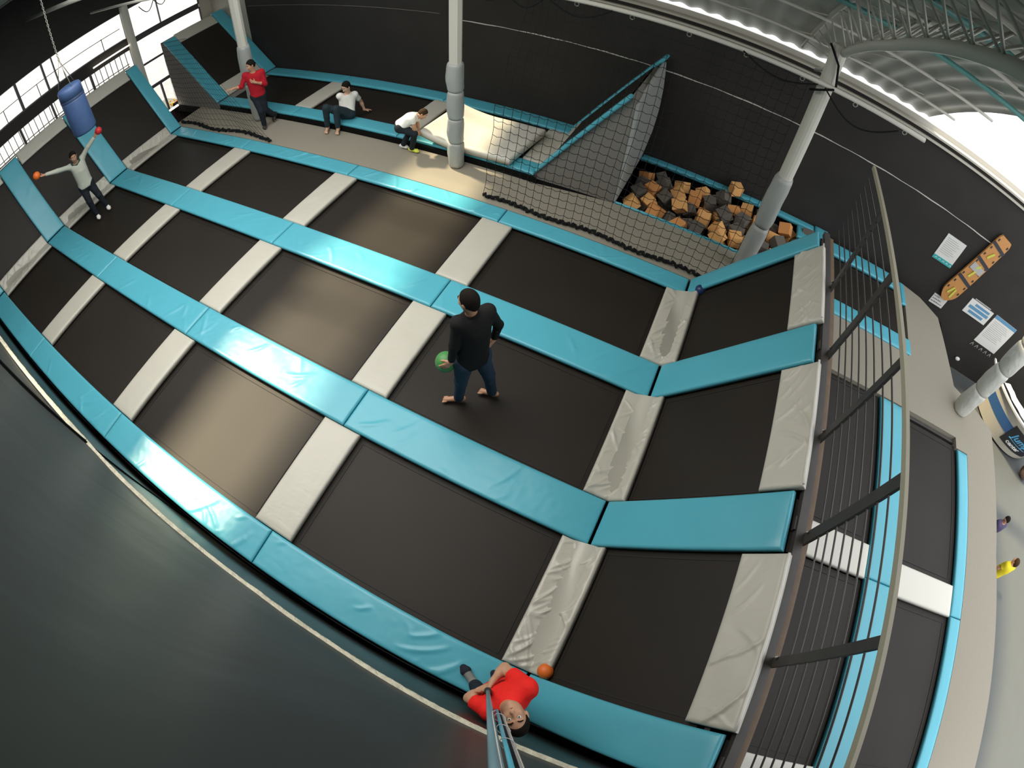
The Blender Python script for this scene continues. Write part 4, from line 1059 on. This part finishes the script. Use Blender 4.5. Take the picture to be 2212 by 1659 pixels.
    sdf_obj('hair', H, max(.006, res * .7), hairm, P, org, .0015, 3, clip=[(h + f * .050 * s + u * .055 * s, nrm(f * .9 - u * .42)), (h + f * .012 * s - u * .01, nrm(f * .75 - u * .66)), ])
    # clothes
    if 'shirt' in mats:
        C = SDF(); torso(C, .013, .05); hem = J['pel'] * 1.0 - nrm(J['chest'] - J['pel']) * mats.get('hem', .05)
        axd = nrm(J['pel'] - J['chest'])
        for a_ in 'LR':
            sh, el, wr = J['sh' + a_], J['el' + a_], J['wr' + a_]
            if sleeve == 'long':
                C.cone(sh, el, .064 * sc_, .054 * s, .03); C.cone(el, wr, .054 * s, .040 * s, .02, [(wr - nrm(wr - el) * .015, nrm(wr - el))])
            elif sleeve == 'three':
                C.cone(sh, el, .064 * sc_, .054 * s, .03); m_ = el * .55 + wr * .45; C.cone(el, m_, .055 * s, .048 * s, .02, [(m_, nrm(wr - el))])
            else:
                m_ = sh * .35 + el * .65; C.cone(sh, m_, .068 * sc_, .064 * s, .03, [(m_, nrm(el - sh))])
        nk = J['neck'] + nrm(h - J['neck']) * .015; na = nrm(h - J['neck'])
        C.ell(J['neck'] + na * .075 * s + f * .012 * s, [r * .082 * s, f * .085 * s, np.cross(r, f) * .088 * s], .01, True)
        sdf_obj('shirt', C, res, mats['shirt'], P, org, wob, 11, clip=[(hem, axd)])
        if yoke:
            Y = SDF()
            for a_ in 'LR': Y.cone(J['chest'] * .25 + J['neck'] * .75, J['sh' + a_], .095 * sc_, .072 * sc_, .03)
            Y.ell(J['neck'] + na * .075 * s + f * .012 * s, [r * .082 * s, f * .085 * s, np.cross(r, f) * .088 * s], .01, True); sdf_obj('yoke', Y, res, 'yoke', P, org, 0, 1)
        if collar:
            b = B(org); ax_ = nrm(h - J['neck']); a1 = nrm(np.cross(ax_, f)); a2 = np.cross(ax_, a1)
            b.tube([J['neck'] + ax_ * .012 + (a1 * math.cos(q * math.pi / 8) + a2 * math.sin(q * math.pi / 8)) * .068 * s for q in range(16)], .012 * s, 6, closed=True); b.build('collar', mats['shirt'], P, True)
    if 'trousers' in mats:
        C = SDF(); g = .012
        C.cone(J['hipL'], J['hipR'], .105 * sc_ + g, .105 * sc_ + g, .04); C.cone(J['pel'], J['pel'] * .7 + J['chest'] * .3, .118 * sc_ + .008, .112 * sc_ + .006, .04)
        for a_ in 'LR':
            C.cone(J['hip' + a_], J['kn' + a_], .094 * sc_ + g, .062 * s + g, .04); e_ = J['an' + a_] * 1.0
            C.cone(J['kn' + a_], e_, .062 * s + g, .046 * s + g, .02, [(e_ - nrm(e_ - J['kn' + a_]) * mats.get('cuff', .01), nrm(e_ - J['kn' + a_]))])
        sdf_obj('trousers', C, res, mats['trousers'], P, org, wob * .8, 17)
    for a_ in 'LR':
        m_ = mats.get('shoe' + a_) or mats.get('shoe')
        if m_:
            an, to = J['an' + a_], J['to' + a_]; d = nrm(to - an); sd = nrm(np.cross(d, nrm(J['kn' + a_] - an))); dn = nrm(np.cross(sd, d)); dn = -dn if dn @ nrm(J['kn' + a_] - an) > 0 else dn
            C = SDF(); heel = an - d * .045 * s + dn * .035 * s
            C.cone(heel, an, .042 * s, .046 * s, .02); C.cone(heel + d * .03, to - d * .02, .040 * s, .034 * s, .02); C.cone(an + dn * .02, to - d * .05, .043 * s, .034 * s, .02); C.cone(to - d * .05 + sd * .02 * s, to - d * .05 - sd * .02 * s, .034 * s, .034 * s, .02)
            k_ = 'sock' if 'sock' in m_ else 'shoe'
            so = sdf_obj(k_, C, res, m_, P, org)
            if m_ == 'sock_grey':
                C2 = SDF(); C2.cone(to - d * .055, to - d * .01, .040 * s, .037 * s, .02); C2.cone(to - d * .05 + sd * .02 * s, to - d * .05 - sd * .02 * s, .037 * s, .037 * s, .02); sdf_obj('toe_cap', C2, res, 'sock_toe', so, org)
    return body
JB = dict(head=(7.377, 1.007, 1.715), neck=(7.392, 1.038, 1.525), chest=(7.405, 1.045, 1.29), shL=(7.325, .905, 1.475), shR=(7.485, 1.191, 1.43), elL=(7.305, .835, 1.19), wrL=(7.277, .812, .937), haL=(7.225, .770, .870), elR=(7.560, 1.290, 1.17), wrR=(7.545, 1.225, .985), haR=(7.525, 1.160, .93), pel=(7.389, 1.036, .850), hipL=(7.345, .955, .820), hipR=(7.440, 1.115, .800), knL=(7.310, .935, .435), anL=(7.250, .960, -.015), toL=(7.075, .880, -.078), knR=(7.520, 1.185, .375), anR=(7.560, 1.210, -.015), toR=(7.400, 1.185, -.078))
person('person', 'man in black jacket and blue jeans seen from behind, holding a green ball, standing barefoot', JB, (-.93, .10, -.12), (0, 0, 1),
       dict(shirt='black_cloth', trousers='jeans', hem=.10, cuff=.0), res=.0085, palmL=(-.35, .9, -.1), palmR=(-1, 0, 0), curlL=.32, curlR=.5, sleeve='long', thL=-1, thR=1, collar=True, wob=.005, bulk=1.08)
ball((7.178, .862, .800), .112, 'green_rubber', 'green ball held against the thigh by the man in black')

JR = dict(head=(.108, 4.86, 1.565), neck=(.100, 4.895, 1.385), chest=(.085, 4.90, 1.17), shL=(-.005, 4.760, 1.365), shR=(.205, 5.030, 1.325), elL=(-.075, 4.640, 1.14), wrL=(-.090, 4.440, 1.205), haL=(-.135, 4.345, 1.225), elR=(.275, 5.000, 1.05), wrR=(.245, 4.790, 1.19), haR=(.190, 4.735, 1.235), pel=(.086, 4.905, .85), hipL=(.045, 4.845, .81), hipR=(.130, 4.960, .80), knL=(.150, 4.820, .445), anL=(.085, 4.865, .060), toL=(.195, 4.775, .015), knR=(.130, 4.950, .42), anR=(.125, 5.170, .14), toR=(.150, 5.100, .02))
person('person', 'man in dark red jersey and dark trousers, one arm stretched out, standing by a column', JR, (-.12, -.95, -.25), (0, 0, 1),
       dict(shirt='red_cloth', trousers='jeans_dark', hem=.04, shoe='shoe_dark'), res=.010, palmL=(0, 0, -1), palmR=(-.3, .8, 0), curlL=.25, curlR=.8, sleeve='three', wob=.004, s=.97)

JS = dict(head=(2.031, 5.592, .877), neck=(2.010, 5.630, .690), chest=(1.985, 5.610, .51), shL=(1.930, 5.475, .70), shR=(2.065, 5.775, .615), elL=(1.800, 5.700, .44), wrL=(1.700, 5.840, .19), haL=(1.690, 5.930, .10), elR=(2.040, 5.960, .36), wrR=(2.098, 5.980, .150), haR=(2.150, 6.080, .115), pel=(2.019, 5.530, .292), hipL=(1.960, 5.480, .290), hipR=(2.096, 5.530, .288), knL=(1.855, 5.115, .605), anL=(1.730, 5.190, .075), toL=(1.810, 5.030, .02), knR=(2.021, 5.228, .546), anR=(2.000, 5.210, .075), toR=(2.077, 5.070, .02))
person('person', 'seated man in white polo shirt and grey blue jeans, leaning back on one arm, barefoot', JS, (-.05, -.88, -.42), (.05, -.2, 1),
       dict(shirt='white_cloth', trousers='jeans_teal', hem=.05, skin='skin_pale', cuff=.03), res=.010, palmL=(0, 0, -1), palmR=(0, 0, -1), curlL=.2, curlR=.12, sleeve='short', wob=.005, collar=True, s=.97)

JD0 = dict(head=(4.075, 5.382, .790), neck=(3.995, 5.300, .765), chest=(3.897, 5.220, .730), shL=(3.995, 5.170, .770), shR=(3.935, 5.385, .715), elL=(4.015, 5.158, .620), wrL=(4.035, 5.194, .50), haL=(4.075, 5.226, .450), elR=(3.950, 5.372, .560), wrR=(3.985, 5.343, .463), haR=(4.020, 5.335, .421), pel=(3.754, 5.118, .619), hipL=(3.790, 5.050, .600), hipR=(3.728, 5.189, .570), knL=(4.030, 5.150, .480), anL=(3.890, 5.230, .072), toL=(4.020, 5.262, .02), knR=(3.830, 5.284, .410), anR=(3.660, 5.270, .072), toR=(3.760, 5.300, .02))
JD = {k: (v[0], v[1] - .11, v[2]) for k, v in JD0.items()}
person('person', 'boy in white shirt and dark trousers bending forward with neon yellow shoes', JD, (.70, .05, -.66), (.62, .35, .62),
       dict(shirt='white_cloth', trousers='jeans_dark', hem=.03, shoeL='shoe_yellow', shoeR='shoe_white'), res=.009, palmL=(.2, .5, -.6), palmR=(.2, -.5, -.6), curlL=.5, curlR=.5, sleeve='short', wob=.005, s=.80, hairm='hair_brown')

JJ0 = dict(head=(-1.700, 1.216, 1.565), neck=(-1.756, 1.228, 1.390), chest=(-1.749, 1.245, 1.19), shL=(-1.790, 1.085, 1.390), shR=(-1.715, 1.385, 1.400), elL=(-1.810, .805, 1.520), wrL=(-1.861, .544, 1.641), haL=(-1.862, .464, 1.678), elR=(-1.610, 1.570, 1.555), wrR=(-1.525, 1.758, 1.668), haR=(-1.491, 1.803, 1.746), pel=(-1.758, 1.223, .850), hipL=(-1.781, 1.145, .820), hipR=(-1.735, 1.300, .810), knL=(-1.729, 1.105, .460), anL=(-1.790, 1.137, .045), toL=(-1.665, 1.110, -.035), knR=(-1.660, 1.345, .450), anR=(-1.715, 1.408, .085), toR=(-1.590, 1.400, .005))
JJ = {k: (v[0], v[1], v[2] - .03) for k, v in JJ0.items()}
person('person', 'jumping person in pale sweater with dark green shoulders, arms spread, a ball in each hand', JJ, (.94, -.22, -.22), (0, 0, 1),
       dict(shirt='sweater', trousers='jeans_dark', hem=.06, shoe='shoe_white', cuff=-.02), res=.010, palmL=(.2, -.3, 1), palmR=(.1, .9, .2), curlL=.35, curlR=.35, sleeve='long', wob=.004, s=.97, yoke=True)
ball((-1.868, .385, 1.725), .085, 'orange_rubber', 'orange ball in the lowered hand of the jumping person')
ball((-1.476, 1.872, 1.715), .082, 'red_rubber', 'red ball in the raised hand of the jumping person')

JF = dict(head=(9.208, -1.855, 1.72), neck=(9.165, -1.825, 1.52), chest=(9.130, -1.805, 1.27), shL=(9.065, -1.900, 1.43), shR=(9.220, -1.640, 1.43), elL=(8.890, -1.895, 1.16), wrL=(8.935, -1.795, 1.225), haL=(8.985, -1.735, 1.24), elR=(9.020, -1.560, 1.17), wrR=(8.985, -1.690, 1.275), haR=(8.975, -1.770, 1.285), pel=(9.085, -1.800, .90), hipL=(9.045, -1.855, .87), hipR=(9.105, -1.745, .87), knL=(8.975, -1.855, .46), anL=(8.868, -1.798, .085), toL=(8.700, -1.700, .030), knR=(9.060, -1.730, .45), anR=(9.110, -1.690, .085), toR=(8.985, -1.620, .030))
person('person', 'man in bright red jersey at the tarp wall looking up and gripping the long pole', JF, (-.22, .12, .97), (.62, -.74, .26),
       dict(shirt='red_bright', trousers='jeans_dark', hem=.08, shoe='sock_grey', cuff=.06), res=.0075, palmL=(.5, .3, .1), palmR=(-.2, -.5, .1), curlL=1.0, curlR=1.0, sleeve='short', thL=-1, thR=1, wob=.006, bulk=1.05)

# long camera pole held up by the man in red
pa, pb = V((8.981, -1.768, 1.10)), V((8.990, -1.836, 4.172)); pe = pa.lerp(pb, 1.16)
pr = empty('selfie_pole', pa, 'long blue grey pole rising from the hands of the man in bright red', 'pole'); o = pr.location
b = B(o); b.tube([pa, pa.lerp(pb, .5), pe], [.013, .0145, .016], 14); b.build('main_tube', 'pole_blue', pr, True)
b = B(o); q0 = pa.lerp(pb, .075); q1 = pa.lerp(pb, .115); b.tube([q0, q0.lerp(q1, .1), q0.lerp(q1, .9), q1], [.020, .027, .027, .020], 14); b.build('grip_collar', 'foamgrip', pr, True)
ra, rb = V((9.013, -1.791, 3.01)), V((9.022, -1.822, 4.173)); re_ = ra.lerp(rb, 1.4)
d_ = (rb - ra).normalized(); sx = V((1, 0, 0)); sx = (sx - d_ * sx.dot(d_)).normalized()
b = B(o); b.tube([ra - sx * .004, re_ - sx * .009], .0062, 10); b.build('cyan_tube', 'pole_cyan', pr, True)
b = B(o); b.tube([ra + sx * .003, re_ + sx * .004], .0062, 10); b.build('black_cable', 'rope', pr, True)
b = B(o); b.tube([ra + sx * .010, re_ + sx * .015], .0045, 10); b.build('grey_tube', 'pole_grey', pr, True)
b = B(o); q = pa.lerp(pb, .585); b.tube([q + sx * .022, q + sx * .022 + d_ * .22], .017, 14); b.build('red_band', 'pole_red', pr, True)
b = B(o)
lp_ = [ra - sx * .030 + d_ * .34, ra - sx * .028 + d_ * .14, ra - sx * .008 + d_ * .0, ra + sx * .008 + d_ * .005, ra + sx * .018 + d_ * .10, ra + sx * .020 + d_ * .3, re_ + sx * .022]
b.tube([lp_[0] + d_ * .9] + lp_, .0022, 6); b.build('pale_cord', 'cord_white', pr, True)
for i, t_ in enumerate((.22, .50, .74)):
    c = ra.lerp(rb, t_); e2 = d_.cross(sx); b = B(o)
    b.tube([c + (sx * math.cos(g_ * math.pi / 7) * .021 + e2 * math.sin(g_ * math.pi / 7) * .015) + d_ * .012 * math.cos(g_ * math.pi / 7) for g_ in range(14)], .0016, 5, closed=True); b.build('wire_ring', 'pole_grey', pr, True)

def standing(x, y, z, h, face):
    f = nrm(face); sd = nrm(np.cross(f, (0, 0, 1))); c = A3((x, y, z)); u = A3((0, 0, 1)); J = {}
    J['head'] = c + u * h * .925 + f * .02; J['neck'] = c + u * h * .83; J['chest'] = c + u * h * .70; J['pel'] = c + u * h * .48
    for k, q in (('R', 1), ('L', -1)):
        s_ = sd * q
        J['sh' + k] = c + u * h * .79 + s_ * h * .105; J['el' + k] = c + u * h * .61 + s_ * h * .15; J['wr' + k] = c + u * h * .47 + s_ * h * .16 + f * h * .05; J['ha' + k] = J['wr' + k] - u * h * .05
        J['hip' + k] = c + u * h * .46 + s_ * h * .05; J['kn' + k] = c + u * h * .26 + s_ * h * .06 + f * .02; J['an' + k] = c + u * .06 + s_ * h * .06; J['to' + k] = J['an' + k] + f * h * .085 - u * .035
    return J
person('person', 'child in yellow shirt walking on the low floor beyond the deck edge', standing(17.0, 2.42, -1.42, 1.10, (-.1, 1, 0)), (-.3, .9, -.1), (0, 0, 1), dict(shirt='yellow_cloth', trousers='jeans_dark', shoe='shoe_dark'), res=.013, sleeve='short', s=.78, hairm='hair_brown', thL=-1, thR=1)
person('person', 'child in violet top mostly hidden behind the deck edge, ahead of the yellow shirt', standing(16.75, 3.22, -1.42, 1.02, (-.2, 1, 0)), (-.7, -.3, -.4), (0, 0, 1), dict(shirt='violet_cloth', trousers='jeans_dark', shoe='shoe_dark'), res=.013, sleeve='short', s=.75, thL=-1, thR=1)
bd = empty('bag', (18.85, 5.45, -1.42), 'rounded brown bag with a pale strap on the low floor below the counter sign', 'bag'); o = bd.location
b = B(o); b.sphere((18.85, 5.45, -1.22), .22, 16, 10, 1.0, .8, .95); b.build('body', 'bag_brown', bd, True)
b = B(o); b.tube([V((18.73, 5.43, -1.14)) + V((.13 * (1 - math.cos(t_)) - .12, 0, .16 * math.sin(t_))) for t_ in [q_ * math.pi / 10 for q_ in range(11)]], .012, 6); b.build('strap', 'white', bd, True)

# ------------------------------------------------------------------ camera
CAMC = (8.878818066040918, -1.673325875874395, 5.203207687378714)
RC = [[0.8996525661468976, 0.432849681947349, 0.05715254205528293], [0.39434225948721763, -0.7493867024446339, -0.5318963739128829], [-0.18740182125000285, 0.5010596002844733, -0.8448785914881176]]
cd = bpy.data.cameras.new('camera'); co = bpy.data.objects.new('camera', cd); COL.objects.link(co)
mw = Matrix(((RC[0][0], -RC[1][0], -RC[2][0], CAMC[0]), (RC[0][1], -RC[1][1], -RC[2][1], CAMC[1]), (RC[0][2], -RC[1][2], -RC[2][2], CAMC[2]), (0, 0, 0, 1)))
co.matrix_world = mw
cd.type = 'PANO'; cd.sensor_fit = 'HORIZONTAL'; cd.sensor_width = 36; cd.sensor_height = 27; cd.clip_start = .02; cd.clip_end = 200
K = [0, -5.47044121e-02, -1.67854206e-04, 1.74954724e-05, -6.75282809e-07]
def setpano(t):
    t.panorama_type = 'FISHEYE_LENS_POLYNOMIAL'
    for n in ('fisheye_fov',): setattr(t, n, math.radians(300))
    for i, kk in enumerate(K): setattr(t, f'fisheye_polynomial_k{i}', kk)
try: setpano(cd.cycles)
except Exception: setpano(cd)
sc.camera = co

# ------------------------------------------------------------------ light
wd = bpy.data.worlds.new('world'); sc.world = wd; wd.use_nodes = True
bg = wd.node_tree.nodes['Background']; bg.inputs['Color'].default_value = (.93, .96, 1, 1); bg.inputs['Strength'].default_value = 2.1
def area(name, loc, rot, sx, sy, power, col=(1, .97, .92)):
    L = bpy.data.lights.new(name, 'AREA'); L.shape = 'RECTANGLE'; L.size = sx; L.size_y = sy; L.energy = power; L.color = col
    o = bpy.data.objects.new(name, L); COL.objects.link(o); o.location = loc; o.rotation_euler = rot; return o
area('hall_fill', (4.0, 1.0, 5.18), (math.radians(-6.3), 0, 0), 7.5, 4.3, 500)  # added fill without a fixture, out of view, brightens the court
area('hall_fill', (15.5, 1.0, 5.5), (0, math.radians(25), 0), 4.0, 6.0, 60)  # second added fill, brightens the side deck
sn = bpy.data.lights.new('sun', 'SUN'); sn.energy = 8.5; sn.angle = math.radians(4.5); sn.color = (1, .84, .56)
so_ = bpy.data.objects.new('sun', sn); COL.objects.link(so_); so_.rotation_euler = V((.62, -.10, -.72)).to_track_quat('-Z', 'Y').to_euler()
tag(slab('sun_blocker', [(-9, -8), (-4.7, -8), (-4.7, 9), (-9, 9)], 3.42, 3.5, 'roof'))  # unseen slab added outdoors to keep direct sun out of the windows
vs = sc.view_settings
vs.view_transform = 'Standard'; vs.look = 'None'; vs.exposure = 0; vs.gamma = 1
vs.use_curve_mapping = False
sc.cycles.use_denoising = True
sc.cycles.max_bounces = 6; sc.cycles.diffuse_bounces = 3; sc.cycles.glossy_bounces = 3; sc.cycles.transparent_max_bounces = 8
sc.cycles.caustics_reflective = False; sc.cycles.caustics_refractive = False
